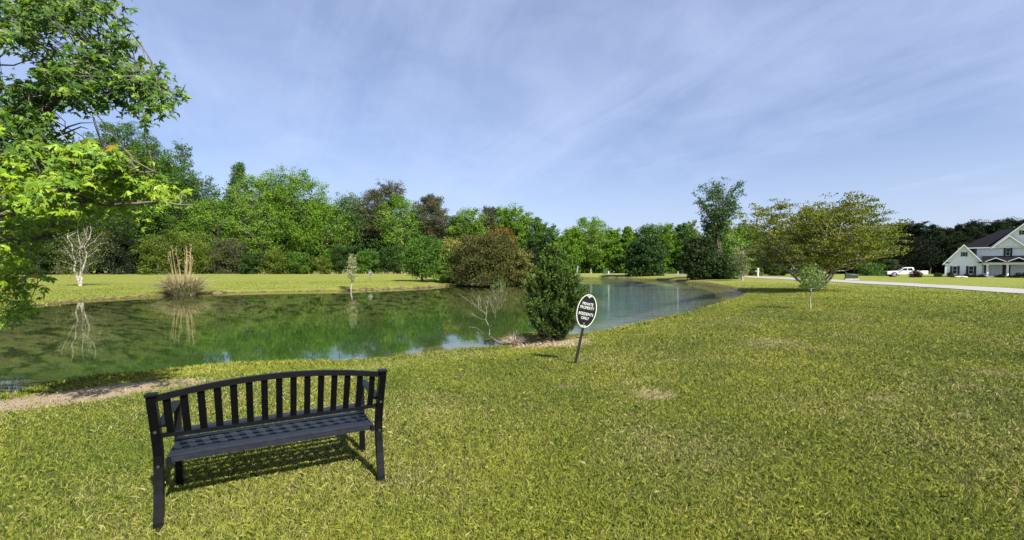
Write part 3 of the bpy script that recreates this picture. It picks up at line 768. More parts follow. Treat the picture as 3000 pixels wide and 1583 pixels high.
mb = MB(); blade_mesh(mb, rp, 2000, .70, (1.1, 2.4), [(.36, .30, .15), (.16, .20, .07), (.36, .29, .17), (.20, .22, .11), (.42, .34, .2)], .035, (.2, .85))
mb.build('foliage', M['straw'], root)
mb = MB()
for i in range(17):
    a = rp.uniform(0, 2*PI); r0 = rp.uniform(0, .5); L = rp.uniform(2.4, 3.7); l = rp.uniform(.03, .22); p0 = np.array([r0*math.cos(a), r0*math.sin(a), 0]); p1 = p0+[math.cos(a)*l*L, math.sin(a)*l*L, L]
    mb.tube([p0, (p0+p1)/2, p1], [.014, .012, .008], 4, (.40, .30, .16))
    mb.leaves(p1+rp.normal(size=(14, 3))*[.04, .04, .17], .06, .016, np.tile([[.34, .27, .15]], (14, 1))*rp.uniform(.8, 1.2, (14, 1)), rp, .6, np.array([[0, 0, 1.]]))
mb.build('plume', M['straw'], root)
# dry grass fringe at the edge of the wood
mb = MB()
for i in range(46):
    px = rp.uniform(700, 1240); Y = rp.uniform(98, 110); q = GY(px, Y)
    blade_mesh(mb, rp, 16, .8, (.4, 1.0), [(.34, .28, .13), (.24, .24, .08), (.40, .32, .18)], .05, (.1, .6), 3, base=(q.x, q.y, q.z))
tag(mb.build('dry_grass', M['straw']), 'fringe of tall dry grass along the foot of the wood', 'grass', kind='stuff')

# ------------------------------------------------------------------ foreground cedar
rc = np.random.default_rng(60)
loc = G(1622, 1000); CY = loc.y
HC = P(1622, 752, CY).z-loc.z
root = empty('cedar_shrub', loc, 0, 'feathery green young cedar at the water edge just left of the near oval sign', 'shrub')
tw = MB(); lf = MB(); pts_all = []; cols_all = []; dirs_all = []
tw.tube([(0, 0, -.1), (.03, 0, HC*.4), (0, .02, HC*.9)], [.05, .035, .008], 8)
def cedar_R(t): return .70*(math.sin(PI*min(1, .20+.62*t))**.7 if t < .48 else 1.0*(1-(t-.48)/.56)**.75)
for i in range(330):
    t = rc.random()**.85; zc_ = .12*HC+t*.84*HC; a = i*2.399+rc.uniform(-.3, .3); Rr = cedar_R(t)*rc.uniform(.55, 1.18)*(1+.14*math.sin(a*3+t*7)+.08*math.sin(a*5-t*11))
    s0 = np.array([0, 0, max(.08, zc_-Rr*rc.uniform(.5, .9))]); e = np.array([math.cos(a)*Rr+.02*t, math.sin(a)*Rr, zc_]); up_ = np.array([0, 0, rc.uniform(.06, .22)+.34*rc.random()*max(0, t-.45)])
    m1 = s0*.45+e*.55-[0, 0, .04]; e2 = e+up_+np.array([math.cos(a), math.sin(a), 0])*.03
    tw.tube([s0, m1, e, e2], [.010, .007, .004, .002], 4)
    nsh = rc.integers(13, 20)
    for j in range(nsh):
        q = rc.uniform(.35, 1.0)
        b0 = (s0*(1-q/.6)+m1*(q/.6)) if q < .6 else (m1*(1-(q-.6)/.4)+e2*((q-.6)/.4))
        d = (e2-s0); d = d/np.linalg.norm(d)*.6+rc.normal(0, .55, 3)+[0, 0, .75]; d /= np.linalg.norm(d); L = rc.uniform(.10, .24)
        k = 13; f = rc.random(k); pp = b0+d*(L*f)[:, None]+rc.normal(0, .012, (k, 3))*(1.4-f)[:, None]
        dd = d+rc.normal(0, .45, (k, 3))
        hue = rc.normal(0, .12)
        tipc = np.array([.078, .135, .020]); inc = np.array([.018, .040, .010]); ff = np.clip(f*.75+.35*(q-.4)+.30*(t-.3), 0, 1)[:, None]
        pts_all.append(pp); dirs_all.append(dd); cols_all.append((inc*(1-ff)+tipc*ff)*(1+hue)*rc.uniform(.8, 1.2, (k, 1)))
pp = np.concatenate(pts_all); dd = np.concatenate(dirs_all); cc = np.concatenate(cols_all)
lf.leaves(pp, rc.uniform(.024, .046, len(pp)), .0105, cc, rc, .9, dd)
tw2 = MB()
for i in range(140):   # dead brown twigs round the foot
    a = rc.uniform(0, 2*PI); r_ = rc.uniform(.15, .62); e = np.array([math.cos(a)*r_-.18*(i % 2), math.sin(a)*r_, rc.uniform(.05, .42)])
    tw2.tube([(0, 0, .1), e*[.5, .5, .6]+[0, 0, .05], e], [.008, .006, .003], 3, (.1, .07, .05))
tw.build('stems', M['bark_dark'], root); lf.build('foliage', M['needle'], root); tw2.build('dead_twigs', M['bark_dark'], root)
print('cedar', loc, HC, len(pp))

# ------------------------------------------------------------------ dead branch in the water
def c8(x, y): return (1300+x/3.398, 700+y/3.398)
b0 = G(1530, 1008)
root = empty('dead_branch', b0, 0, 'bare grey fallen branch arching up out of the water left of the cedar', 'dead branch')
inv = Vector(b0)
def poly8(pts, Y0, Y1):
    o = []
    for i, (x, y) in enumerate(pts):
        px, py = c8(x, y); Y = Y0+(Y1-Y0)*i/(len(pts)-1); o.append(np.array(P(px, py, Y)-inv))
    return o
rd = np.random.default_rng(61)
main = [(760, 1050), (700, 1048), (640, 1052), (560, 1036), (500, 1003), (455, 965), (458, 900), (440, 850), (418, 805), (430, 720), (405, 640), (400, 600)]
BY = b0.y
BY = PZ(*c8(455, 968), -.30).y
M0 = [np.array(PZ(*c8(x, y), z_)-inv) for (x, y), z_ in zip(main[:6], (-.24, -.25, -.27, -.29, -.28, -.24))]+poly8(main[6:], BY, BY+.2)
br = MB(); br.tube(M0, [.028, .028, .024, .021, .018, .015, .012, .009, .007, .005, .003, .0015], 7)
def fork(pts, Y0, Y1, r, nt=5):
    q = poly8(pts, Y0, Y1); br.tube(q, np.linspace(r*.55, .0013, len(q)), 5)
    for k in range(nt):
        i = rd.integers(0, len(q)-1); f = rd.random(); s0 = q[i]*(1-f)+q[i+1]*f; t_ = q[min(i+1, len(q)-1)]-q[max(0, i-1)]; t_ /= np.linalg.norm(t_)
        e = s0+(t_*rd.uniform(.6, 1)+rd.normal(0, .45, 3)+[0, 0, .25])*rd.uniform(.07, .22); br.tube([s0, (s0+e)/2+rd.normal(0, .008, 3), e], [.0032, .0024, .0012], 4)
for pts, dy, r, nt in (
    ([(418, 805), (380, 798), (300, 765), (222, 735)], .3, .009, 6), ([(430, 760), (360, 700), (310, 665), (232, 606)], .35, .008, 8), ([(350, 695), (345, 630), (342, 560)], .3, .006, 6),
    ([(425, 700), (440, 660), (420, 610)], .1, .006, 4), ([(380, 720), (365, 650), (375, 575)], .2, .005, 4),
    ([(455, 880), (490, 855), (515, 810), (510, 755), (565, 690), (595, 625), (620, 540), (640, 450)], -.3, .012, 12), ([(570, 690), (578, 600), (585, 520), (610, 440)], -.35, .007, 10),
    ([(520, 770), (480, 700), (470, 630), (430, 565)], -.3, .007, 9), ([(540, 720), (530, 620), (500, 540), (495, 450)], -.3, .007, 10), ([(600, 640), (640, 580), (660, 510)], -.4, .006, 6),
    ([(555, 705), (545, 600), (560, 520), (570, 440)], -.2, .006, 9), ([(500, 860), (540, 845), (568, 828)], -.3, .005, 3), ([(575, 770), (600, 750), (605, 700)], -.3, .005, 3),
    ([(430, 978), (390, 940), (340, 890), (255, 872)], .3, .009, 5), ([(420, 950), (370, 948), (328, 940)], .2, .006, 3)):
    fork(pts, BY+.2, BY+.2+dy, r, nt)
br.build('branches', M['dead'], root)
# dry grass tuft at the foot of the branch
q = G(1511, 1013)
root = empty('dry_grass_tuft', q, 0, 'pale dried tuft of grass at the root of the dead branch', 'grass')
mb = MB(); blade_mesh(mb, rd, 460, .14, (.15, .42), [(.52, .42, .32), (.42, .34, .24), (.6, .5, .4), (.25, .2, .13)], .012, (.15, .9))
mb.build('blades', M['straw'], root)
mb = MB()
for i in range(90):
    q = G(rd.uniform(1525, 1715), rd.uniform(1004, 1022)); blade_mesh(mb, rd, 14, .12, (.05, .17), [(.42, .32, .22), (.5, .4, .27), (.3, .25, .12), (.2, .17, .09)], .008, (.3, 1.2), 3, base=(q.x, q.y, q.z))
tag(mb.build('straw_litter', M['straw']), 'brown straw litter on the bank under the cedar', 'dead grass', kind='stuff')

# ------------------------------------------------------------------ bench
M['bench'] = simple('black_painted_steel', (.0022, .0024, .0035), .40, 0, .22, noise=.25, nscale=30, bump=.12)
RLp, RRp, FLp, FRp = [PZ(px, py, 0) for px, py in ((468, 1548), (1115, 1408), (508, 1424), (1067, 1320))]
orig = (RLp+RRp)/2
U = ((RRp-RLp)+(FRp-FLp)).normalized(); ang = math.atan2(U.y, U.x)
wid = ((RRp-RLp).length+(FRp-FLp).length)/2; fwd = Vector((-U.y, U.x, 0)); dep = (((FLp+FRp)/2-orig).dot(fwd))
print('bench', wid, dep, math.degrees(ang), orig)
orig.z = gz(orig.x, orig.y)
HB = .812
bench = empty('park_bench', orig, ang, 'black metal slatted park bench seen from behind, facing the pond', 'bench')
hw = wid/2; X = Vector((1, 0, 0))
def rear_y(z):   # sabre curve of the rear post: y along the depth, negative towards the camera
    t = z/HB
    return .03-.035+.14*max(0, math.sin(PI*min(1, max(0, t*.98+.02))))**1.2*.55-.085*max(0, t-.5)*2*.9
for s_ in (-1, 1):
    zs = np.linspace(-.03, HB, 12)
    mb = MB(); mb.sweep([(s_*hw, rear_y(z), z) for z in zs], .044, [.058-.010*abs(z/HB-.35) for z in zs], X)
    mb.box((s_*hw, rear_y(HB)-.001, HB+.003), (.053, .066, .012)); mb.build('leg', M['bench'], bench)
    mb = MB(); mb.sweep([(s_*(hw-.02), dep+.01, -.03), (s_*(hw-.02), dep, .2), (s_*(hw-.02), dep, .40), (s_*(hw-.02), dep+.015, .575)], .038, .050, X)
    mb.build('leg', M['bench'], bench)
    arm = [(s_*(hw-.02), rear_y(.60)+.02, .60), (s_*(hw-.02), dep*.5, .612), (s_*(hw-.02), dep-.05, .608), (s_*(hw-.02), dep+.03, .592), (s_*(hw-.02), dep+.050, .56)]
    mb = MB(); mb.sweep(arm, .050, .016, X); mb.build('armrest', M['bench'], bench)
SZ = .405
def seat_z(f): return SZ-.022*math.sin(PI*min(1, f*.95+.02))+.012*f
for s_ in (-1, 1):
    fr_ = [(s_*(hw-.045), .055+(dep-.03)*f, seat_z(f)-.026) for f in np.linspace(-.02, 1.02, 8)]
    mb = MB(); mb.sweep(fr_, .022, .034, X); mb.build('seat_rail', M['bench'], bench)
seat = MB(); ns = 7
for k in range(ns):
    f = (k+.5)/ns; yy = .060+(dep-.045)*f
    slope = (seat_z(min(1, f+.05))-seat_z(max(0, f-.05)))/(.1*dep)
    rot = Matrix.Rotation(math.atan(slope), 3, 'X')
    seat.box((0, yy, seat_z(f)), (2*hw-.075, .050, .010), rot)
    if k in (0, ns-1): seat.box((0, yy-(.018 if k == 0 else -.018), seat_z(f)-.022), (2*hw-.07, .006, .034))
M['seat'] = simple('lit_black_seat_paint', (.009, .011, .018), .45, 0, .45, noise=.3, nscale=22, bump=.1)  # same black paint, lightened and blued for the light on the seat
seat.build('seat', M['seat'], bench)
zb = .545
mb = MB()
arch = []
for k in range(25):
    u = -1+2*k/24; zz = HB-.022+.062*(1-u*u); arch.append((u*(hw-.022), rear_y(min(zz, HB)), zz))
mb.sweep(arch, .030, .034, Vector((0, 1, 0)).normalized()); mb.build('top_rail', M['bench'], bench)
mb = MB(); mb.box((0, rear_y(zb), zb), (2*hw-.04, .026, .022)); mb.build('lower_rail', M['bench'], bench)
NS = 15
for k in range(NS):
    u = -1+2*(k+.55)/(NS+.1); u = (-(NS-1)/2+k)/((NS-1)/2)*(1-1.15/NS)
    zt = HB-.022+.062*(1-u*u)-.012; xx = u*(hw-.02)
    mb = MB(); mb.sweep([(xx, rear_y(zb), zb+.009), (xx, rear_y((zb+HB)/2), (zb+zt)/2), (xx, rear_y(min(HB, zt)), zt)], .037, .012, X)
    mb.build('back_slat', M['bench'], bench)
M['rust'] = simple('bolt', (.02, .015, .012), .6)
for s_ in (-1, 1):
    for zz in (.36, .58):
        mb = MB(); mb.cyl((s_*hw, rear_y(zz)-.034, zz), (s_*hw, rear_y(zz)-.026, zz), .009, sides=8); mb.build('bolt', M['rust'], bench)

# ------------------------------------------------------------------ oval signs
M['sign_black'] = simple('sign_black', (.006, .006, .008), .35); M['sign_white'] = simple('sign_white', (.62, .66, .56), .5)
M['stake'] = simple('stake_black', (.008, .008, .011), .45, bump=.1)
def text_mesh(txt, size, width, yb, parent, yoff):
    cu = bpy.data.curves.new('lettering', 'FONT'); cu.body = txt; cu.size = size; cu.align_x = 'CENTER'; cu.extrude = .0006; cu.offset = .0002
    o = bpy.data.objects.new('lettering', cu); COL.objects.link(o)
    dg = bpy.context.evaluated_depsgraph_get(); me = bpy.data.meshes.new_from_object(o.evaluated_get(dg))
    COL.objects.unlink(o); bpy.data.objects.remove(o)
    me.name = 'lettering'; xs = [v.co.x for v in me.vertices]; wc = max(xs)-min(xs); cx = (max(xs)+min(xs))/2; k = width/wc
    for v in me.vertices: v.co = Vector(((v.co.x-cx)*k, yoff-v.co.z, yb+v.co.y*1.28))
    me.materials.clear(); me.materials.append(M['sign_white'])
    ob = bpy.data.objects.new('lettering', me); COL.objects.link(ob); ob.parent = parent; return ob
def oval(a, b, n=56, y=0, z=0): return [(a*math.cos(2*PI*k/n), y, z+b*math.sin(2*PI*k/n)) for k in range(n)]
def oval_sign(loc, rz, lean, sc_, label, stake=.62, detail=True, a=.150, b=.262):
    root = empty('oval_sign', loc, rz, label, 'sign')
    root.rotation_euler = (0, lean, rz); root.scale = (sc_,)*3
    zc = stake+b*.93
    mb = MB(); mb.box((0, 0, (stake+.06)/2-.06), (.040, .014, stake+.24)); mb.build('stake', M['stake'], root)
    mb = MB(); mb.prism(oval(a, b, z=zc, y=-.012), (0, .005, 0)); face = mb.build('plate', M['sign_black'], root)
    n = 56; o = oval(a+.001, b+.001, n, -.0150, zc); i_ = oval(a-.0095, b-.0095, n, -.0150, zc); v = o+i_+[(x, y+.010, z) for x, y, z in o]+[(x, y+.0035, z) for x, y, z in i_]
    f = []
    for k in range(n):
        k2 = (k+1) % n; f += [(k, n+k, n+k2, k2), (2*n+k, k, k2, 2*n+k2), (n+k, 3*n+k, 3*n+k2, n+k2)]
    mb = MB(); mb.add(v, np.array(f)); mb.build('rim', M['sign_white'], root)
    if detail:
        for txt, wd_, yb in (('PRIVATE', .170, zc+.088), ('PROPERTY', .216, zc+.028), ('RESIDENTS', .224, zc-.070), ('ONLY', .122, zc-.136)):
            text_mesh(txt, .050, wd_, yb, root, -.0135)
        def disc(mb, x, z, rx, rz_, rot=0):
            x, rx, rz_ = x*.8, rx*.72, rz_*.75
            pts = [(x+rx*math.cos(t)*math.cos(rot)-rz_*math.sin(t)*math.sin(rot), -.0145, z+rx*math.cos(t)*math.sin(rot)+rz_*math.sin(t)*math.cos(rot)) for t in np.linspace(0, 2*PI, 12, endpoint=False)]
            mb.prism(pts, (0, .002, 0))
        mb = MB()
        for s_ in (-1, 1): disc(mb, s_*.030, zc+.234, .020, .007, -s_*.35); disc(mb, s_*.012, zc+.226, .010, .008, s_*.8)
        disc(mb, 0, zc+.212, .009, .012); disc(mb, 0, zc+.238, .010, .008); mb.build('scroll_ornament', M['sign_white'], root)
        mb = MB()
        for s_ in (-1, 1): disc(mb, s_*.028, zc-.236, .020, .007, s_*.35); disc(mb, s_*.010, zc-.230, .009, .006, 0)
        disc(mb, 0, zc-.196, .009, .007, .4); disc(mb, .002, zc-.206, .005, .009); mb.build('scroll_ornament', M['sign_white'], root)
        mb = MB(); mb.cyl((0, -.016, zc-.20), (0, -.011, zc-.20), .004, sides=8); mb.build('screw', M['bench'], root)
    else:
        mb = MB()
        for k, wd_ in enumerate((.15, .19, .20, .11)):
            mb.box((0, -.0135, zc+.10-.062*k-(.02 if k > 1 else 0)), (wd_, .002, .030))
        text = mb.build('lettering', M['sign_white'], root)
    return root
loc = G(1685, 1068)
oval_sign(loc, R(-4), R(11.5), 1.0, 'near oval black sign with white lettering, leaning right beside the cedar')
loc = G(1084, 824)
oval_sign(loc, R(10), R(3), 1.32, 'tiny distant oval black sign on the far lawn left of the round tree', stake=.42)

# ------------------------------------------------------------------ posts, utility boxes, fountain on the far side
M['postw'] = simple('dulled_white_post', (.45, .45, .43), .8, noise=.1, nscale=3); M['white'] = simple('white_paint', (.78, .78, .76), .6, noise=.06, nscale=3); M['greenbox'] = simple('green_utility_paint', (.018, .045, .030), .5)  # post white dulled so its reflection in the water stays dim
M['conc'] = simple('concrete', (.45, .43, .40), .9, noise=.15, nscale=4)
def post(px, Y, hpx, wpx, label, mail=False, base=None):
    q = GY(px, Y); h = hpx/F*Y; w_ = wpx/F*Y
    root = empty('white_post', q, 0, label, 'post')
    mb = MB(); mb.box((0, 0, h/2-.1), (w_, w_, h+.2)); mb.build('shaft', M['postw'], root)
    mb = MB(); mb.box((0, 0, h+.03), (w_*1.35, w_*1.35, .06)); mb.box((0, 0, h+.12), (w_*1.1, w_*1.1, .12), top=.15); mb.build('cap', M['postw'], root)
    if mail:
        mb = MB(); mb.box((-.3, 0, h*.72), (.5, .06, .06)); mb.build('arm', M['white'], root)
    return root
post(2220, 87, 23, 4.0, 'tall white post beside the road right of the bare-limbed little tree', True)
post(1783, 116.5, 7.5, 2.6, 'short white post on the far bank left of the dark rounded evergreen')
post(1986, 114.5, 7, 1.9, 'short white post on the far bank between the two dark evergreens')
q = GY(1771, 117); root = empty('utility_box', q, 0, 'slim green box beside the short white post on the far bank', 'utility box')
mb = MB(); mb.box((0, 0, .7), (.6, .5, 1.5)); mb.build('cabinet', M['greenbox'], root); mb = MB(); mb.box((0, -.01, 1.48), (.68, .56, .08)); mb.build('lid', M['greenbox'], root)
q = GY(1836, 99); q.z = WL
root = empty('float', q, 0, 'small white float on the lake near the far bank', 'buoy')
mb = MB(); mb.cyl((0, 0, -.1), (0, 0, .22), .22, .2, 14); mb.build('body', M['white'], root); mb = MB(); mb.cyl((0, 0, .22), (0, 0, .32), .07, .04, 8); mb.build('top', M['white'], root)
def ubox(px, Y, wd_, ht, label):
    q = GY(px, Y); root = empty('utility_box', q, R(-20), label, 'utility box')
    mb = MB(); mb.box((0, 0, .04), (wd_*1.25, wd_*1.1, .2)); mb.build('pad', M['conc'], root)
    mb = MB(); mb.box((0, 0, .14+ht*.35), (wd_, wd_*.8, ht*.7)); mb.build('cabinet', M['greenbox'], root)
    mb = MB(); mb.box((0, -.02, .14+ht*.85), (wd_*1.04, wd_*.86, ht*.3), top=.92); mb.build('lid', M['greenbox'], root)
ubox(2484, 64, .62, .74, 'darker and taller of the two green utility boxes across the road')
ubox(2500, 64.4, .9, .56, 'wider green utility box on a concrete pad across the road')

# fountain jet on the lake
m, t, out = mat('spray'); b = t.new('ShaderNodeBsdfPrincipled'); b.inputs['Base Color'].default_value = (.85, .9, .9, 1); b.inputs['Roughness'].default_value = .3
b.inputs['Alpha'].default_value = .12; t.link(b.outputs[0], out.inputs[0]); M['spray'] = m
q = Vector(((1688-1500)/F*75, 75, WL)); root = empty('fountain', q, 0, 'thin white fountain jet on the lake just right of the cedar top', 'fountain')
rf = np.random.default_rng(70); n = 1700; f = rf.random(n)**.8; hh_ = 2.3*f; a = rf.uniform(0, 2*PI, n); r_ = (.06+.30*(1-f)**1.1)*rf.random(n)**.5
p = np.stack([r_*np.cos(a)+.25*f, r_*np.sin(a), hh_+.1], 1)
mb = MB(); mb.leaves(p, .09, .03, np.ones((n, 3)), rf, .9, np.array([[0, 0, 1.]])); mb.build('jet', M['spray'], root)
mb = MB(); mb.cyl((0, 0, -.2), (0, 0, .12), .5, .4, 16); mb.build('float', M['stake'], root)

# ------------------------------------------------------------------ white vehicle glimpsed behind the spreading tree
M['glass'] = simple('dark_glass', (.008, .009, .012), .12, 0, .25); M['tyre'] = simple('tyre', (.015, .015, .015), .8); M['rim'] = simple('rim', (.45, .45, .46), .35, .8)
M['carwhite'] = simple('white_car_paint', (.72, .73, .74), .3, 0, .5, coat=.5); M['trim'] = simple('dark_trim', (.02, .02, .02), .6)
M['lamp'] = simple('lamp_glass', (.55, .56, .58), .15)
def wheel(parent, x, y, r, s_):
    mb = MB(); mb.cyl((x, y-.11, r), (x, y+.11, r), r, sides=24); o = mb.build('wheel', M['tyre'], parent)
    mb = MB(); mb.cyl((x, y+s_*.112, r), (x, y+s_*.125, r), r*.62, r*.55, 18)
    for k in range(6):
        a_ = k*PI/3; mb.box((x+math.cos(a_)*r*.36, y+s_*.128, r+math.sin(a_)*r*.36), (r*.12, .02, r*.12))
    mb.build('rim', M['rim'], o)
q = GY(2368, 93)
root = empty('camper_van', q, R(-38), 'white rounded vehicle mostly hidden behind the spreading tree', 'vehicle')
prof = [(-2.9, .4), (2.7, .4), (2.9, .9), (2.75, 1.35), (1.9, 1.6), (1.35, 2.35), (.9, 2.6), (-2.4, 2.65), (-2.85, 2.4), (-2.95, 1.2)]
mb = MB(); mb.prism([(x_, -1.0, z_) for x_, z_ in prof], (0, 2.0, 0)); mb.build('body', M['carwhite'], root)
for s_ in (-1, 1):
    mb = MB(); mb.prism([(x_, s_*1.0, z_) for x_, z_ in ((1.75, 1.6), (1.3, 2.2), (-2.2, 2.25), (-2.2, 1.6))], (0, s_*.012, 0)); mb.build('side_window', M['glass'], root)
    for x_ in (-1.9, 1.8): wheel(root, x_, s_*.9, .38, s_)

# ------------------------------------------------------------------ pickup truck
TY = 84; q = GY(2652, TY); q.x = (2652-1500)/F*TY
view = math.atan2(q.x, q.y)
truck = empty('pickup_truck', q, PI-view+R(16), 'white crew-cab pickup truck parked on the grass left of the white house', 'pickup truck')
# local +x is the nose
def side_prism(name, prof, hw_, m, par, tuck=None):
    n = len(prof); v = []
    for s_ in (-1, 1):
        for (x_, z_) in prof:
            k = hw_-(max(0, z_-1.12)*.28 if tuck else 0)-(.04 if z_ < .5 else 0); v.append((x_, s_*k, z_))
    mb = MB(); f = np.array([(i, (i+1) % n, n+(i+1) % n, n+i) for i in range(n)]); mb.add(v, [f, np.array([list(range(n))[::-1]]), np.array([list(range(n, 2*n))])])
    o = mb.build(name, m, par)
    bv = o.modifiers.new('bevel', 'BEVEL'); bv.width = .035; bv.segments = 2; bv.limit_method = 'ANGLE'
    return o
def arch_pts(cx, r, z0, n=9): return [(cx+r*math.cos(a_), z0+r*math.sin(a_)) for a_ in np.linspace(0, PI, n)][::-1]
low = [(-2.95, .52), (-2.95, 1.16), (.62, 1.16), (1.15, 1.18), (2.55, 1.10), (2.88, .98), (2.90, .52)]
body_prof = [(-2.95, .50), (-2.95, 1.18), (-.98, 1.18), (-.98, 1.14), (1.05, 1.16), (2.45, 1.10), (2.82, 1.00), (2.90, .80), (2.90, .50)]
body_prof += [(2.35, .50)]+[(1.90+.45*math.cos(a_), .50+.40*math.sin(a_)) for a_ in np.linspace(0, PI, 8)][1:-1]+[(1.45, .50), (-1.35, .50)]+[(-1.80+.45*math.cos(a_), .50+.40*math.sin(a_)) for a_ in np.linspace(0, PI, 8)][1:-1]+[(-2.25, .50)]
side_prism('body', body_prof, .98, M['carwhite'], truck)
side_prism('cab', [(1.12, 1.13), (.40, 1.72), (.10, 1.80), (-.80, 1.80), (-.98, 1.70), (-1.02, 1.13)], .93, M['carwhite'], truck, tuck=True)
mb = MB(); mb.add([(1.085, -.80, 1.19), (1.085, .80, 1.19), (.43, .66, 1.71), (.43, -.66, 1.71)], np.array([[0, 1, 2, 3]])); o = mb.build('windscreen', M['glass'], truck)
o.modifiers.new('s', 'SOLIDIFY').thickness = .02; o.location.x = .02
for s_ in (-1, 1):
    for (xa, xb, xc_, xd) in ((.86, .44, -.02, -.02), (-.12, -.12, -.72, -.84)):
        pts = [(xa, 1.20), (xb if xa > 0 else xb, 1.62), (xc_, 1.66), (xd, 1.20)]
        mb = MB(); v = [(x_, s_*(.935-(z_-1.12)*.28), z_) for x_, z_ in pts]; mb.prism(v, (0, s_*.012, 0)); mb.build('side_window', M['glass'], truck)
    mb = MB(); mb.box((2.80, s_*.80, .90), (.16, .30, .20)); mb.build('headlight', M['lamp'], truck)
    mb = MB(); mb.box((-2.95, s_*.88, .95), (.06, .16, .36)); mb.build('tail_light', simple('red_lamp', (.35, .02, .02), .3), truck)
    mb = MB(); mb.box((.78, s_*1.08, 1.24), (.12, .22, .16)); mb.build('mirror', M['trim'], truck)
    for x_ in (-1.80, 1.90): wheel(truck, x_, s_*.86, .40, s_)
mb = MB(); mb.box((2.90, 0, .88), (.05, 1.16, .26)); mb.build('grille', M['trim'], truck)
mb = MB(); mb.box((2.96, 0, .58), (.16, 1.90, .24)); mb.build('bumper', M['trim'], truck)
mb = MB(); mb.box((-3.0, 0, .58), (.14, 1.80, .18)); mb.build('bumper', M['rim'], truck)
mb = MB(); mb.box((-1.97, 0, 1.195), (1.82, 1.66, .02)); mb.build('truck_bed', M['trim'], truck)

# ------------------------------------------------------------------ house
HA = GY(2768, 85); HANG = R(-44)
HU = Vector((math.cos(HANG), math.sin(HANG), 0)); HV = Vector((-math.sin(HANG), math.cos(HANG), 0))
house = empty('white_house', HA, HANG, 'white sided two-storey house with dark roof and front porch at the right edge', 'house')
def hp(px, py, dep_=0.0):
    """photo pixel -> (u, z) on the house plane at depth dep_"""
    d = rays(px, py); o = Vector((0, 0, H0)); p0 = HA+HV*dep_
    t = (p0-o).dot(HV)/d.dot(HV); h = o+d*t
    return ((h-HA).dot(HU), h.z-HA.z)
M['siding'] = simple('white_siding', (.72, .75, .78), .7)
m, t, out = mat('white_lap_siding'); tcn = t.new('ShaderNodeTexCoord'); sx = t.new('ShaderNodeSeparateXYZ'); t.link(tcn.outputs['Object'], sx.inputs[0])
fr_ = t.math('FRACT', t.math('MULTIPLY', sx.outputs[2], 6.0)); b = t.new('ShaderNodeBsdfPrincipled'); b.inputs['Roughness'].default_value = .65
nz = t.noise(tcn.outputs['Object'], 1.2, 4)
t.link(t.mix(nz, (.78, .82, .86), (.84, .87, .90)), b.inputs['Base Color'])
bp = t.new('ShaderNodeBump'); bp.inputs['Distance'].default_value = .03; bp.inputs['Strength'].default_value = .8; t.link(fr_, bp.inputs['Height']); t.link(bp.outputs[0], b.inputs['Normal'])
t.link(b.outputs[0], out.inputs[0]); M['siding'] = m
M['shingle'] = simple('dark_shingles', (.010, .010, .014), .95, 0, .08, noise=.35, nscale=5, bump=.5)
M['shutter'] = simple('black_shutter', (.012, .012, .016), .6); M['door'] = simple('dark_red_door', (.06, .012, .012), .5); M['brick'] = simple('dark_brick', (.05, .035, .03), .9, noise=.3, nscale=12)
M['trimw'] = simple('white_trim', (.75, .77, .78), .5)
GD = -.3
# left gabled wing
uL, _ = hp(2768, 800); uR, _ = hp(2876, 800); ze = hp(2822, 769)[1]; zp = hp(2824, 719)[1]; um = (uL+uR)/2; z0 = .12
print('wing', uL, uR, ze, zp)
wing = [(uL, 0, z0), (uR, 0, z0), (uR, 0, ze), (um, 0, zp), (uL, 0, ze)]
mb = MB(); mb.prism(wing, (0, 9, 0)); w1_ = mb.build('wing_wall', M['siding'], house)
mb = MB(); mb.box(((uL+uR)/2, 4.5, z0/2-.2), (uR-uL-.04, 8.96, z0+.4)); mb.build('foundation', M['brick'], house)
def slab(name, a, b, yf, yb_, th_=.14, m=None, parent=house):
    """roof plane from a=(u,z) eave to b=(u,z) ridge, running in depth"""
    mb = MB(); mb.prism([(a[0], yf, a[1]), (b[0], yf, b[1]), (b[0], yf, b[1]+th_), (a[0], yf, a[1]+th_)], (0, yb_-yf, 0)); return mb.build(name, m or M['shingle'], parent)
sl = (zp-ze)/(um-uL); ov = .35
rfL = slab('roof', (uL-ov, ze-ov*sl), (um, zp), -.35, 8.5); rfR = slab('roof', (uR+ov, ze-ov*sl), (um+.001, zp), -.35, 8.5)
for a_, b_ in (((uL-ov, ze-ov*sl), (um, zp)), ((uR+ov, ze-ov*sl), (um, zp))):
    mb = MB(); mb.prism([(a_[0], -.40, a_[1]-.10), (b_[0], -.40, b_[1]-.10), (b_[0], -.40, b_[1]+.17), (a_[0], -.40, a_[1]+.17)], (0, .045, 0)); mb.build('rake_board', M['trimw'], house)
def ret(u, s_, z, par=house, wd_=.85, h=.42, y0=-.34):
    mb = MB(); mb.prism([(u-s_*.30, y0, z), (u+s_*wd_*.85, y0, z), (u+s_*.02, y0, z+h)], (0, .33, 0)); mb.build('gable_return', M['shingle'], par)
    mb = MB(); mb.box((u+s_*wd_*.27, y0+.16, z-.06), (wd_*1.15, .36, .12)); mb.build('return_soffit', M['trimw'], par)
ret(uL, 1, ze-.22); ret(uR, -1, ze-.22)
for u_ in (uL+.06, uR-.06):
    mb = MB(); mb.box((u_, -.02, (ze+z0)/2), (.16, .045, ze-z0-.3)); mb.build('corner_board', M['trimw'], house)
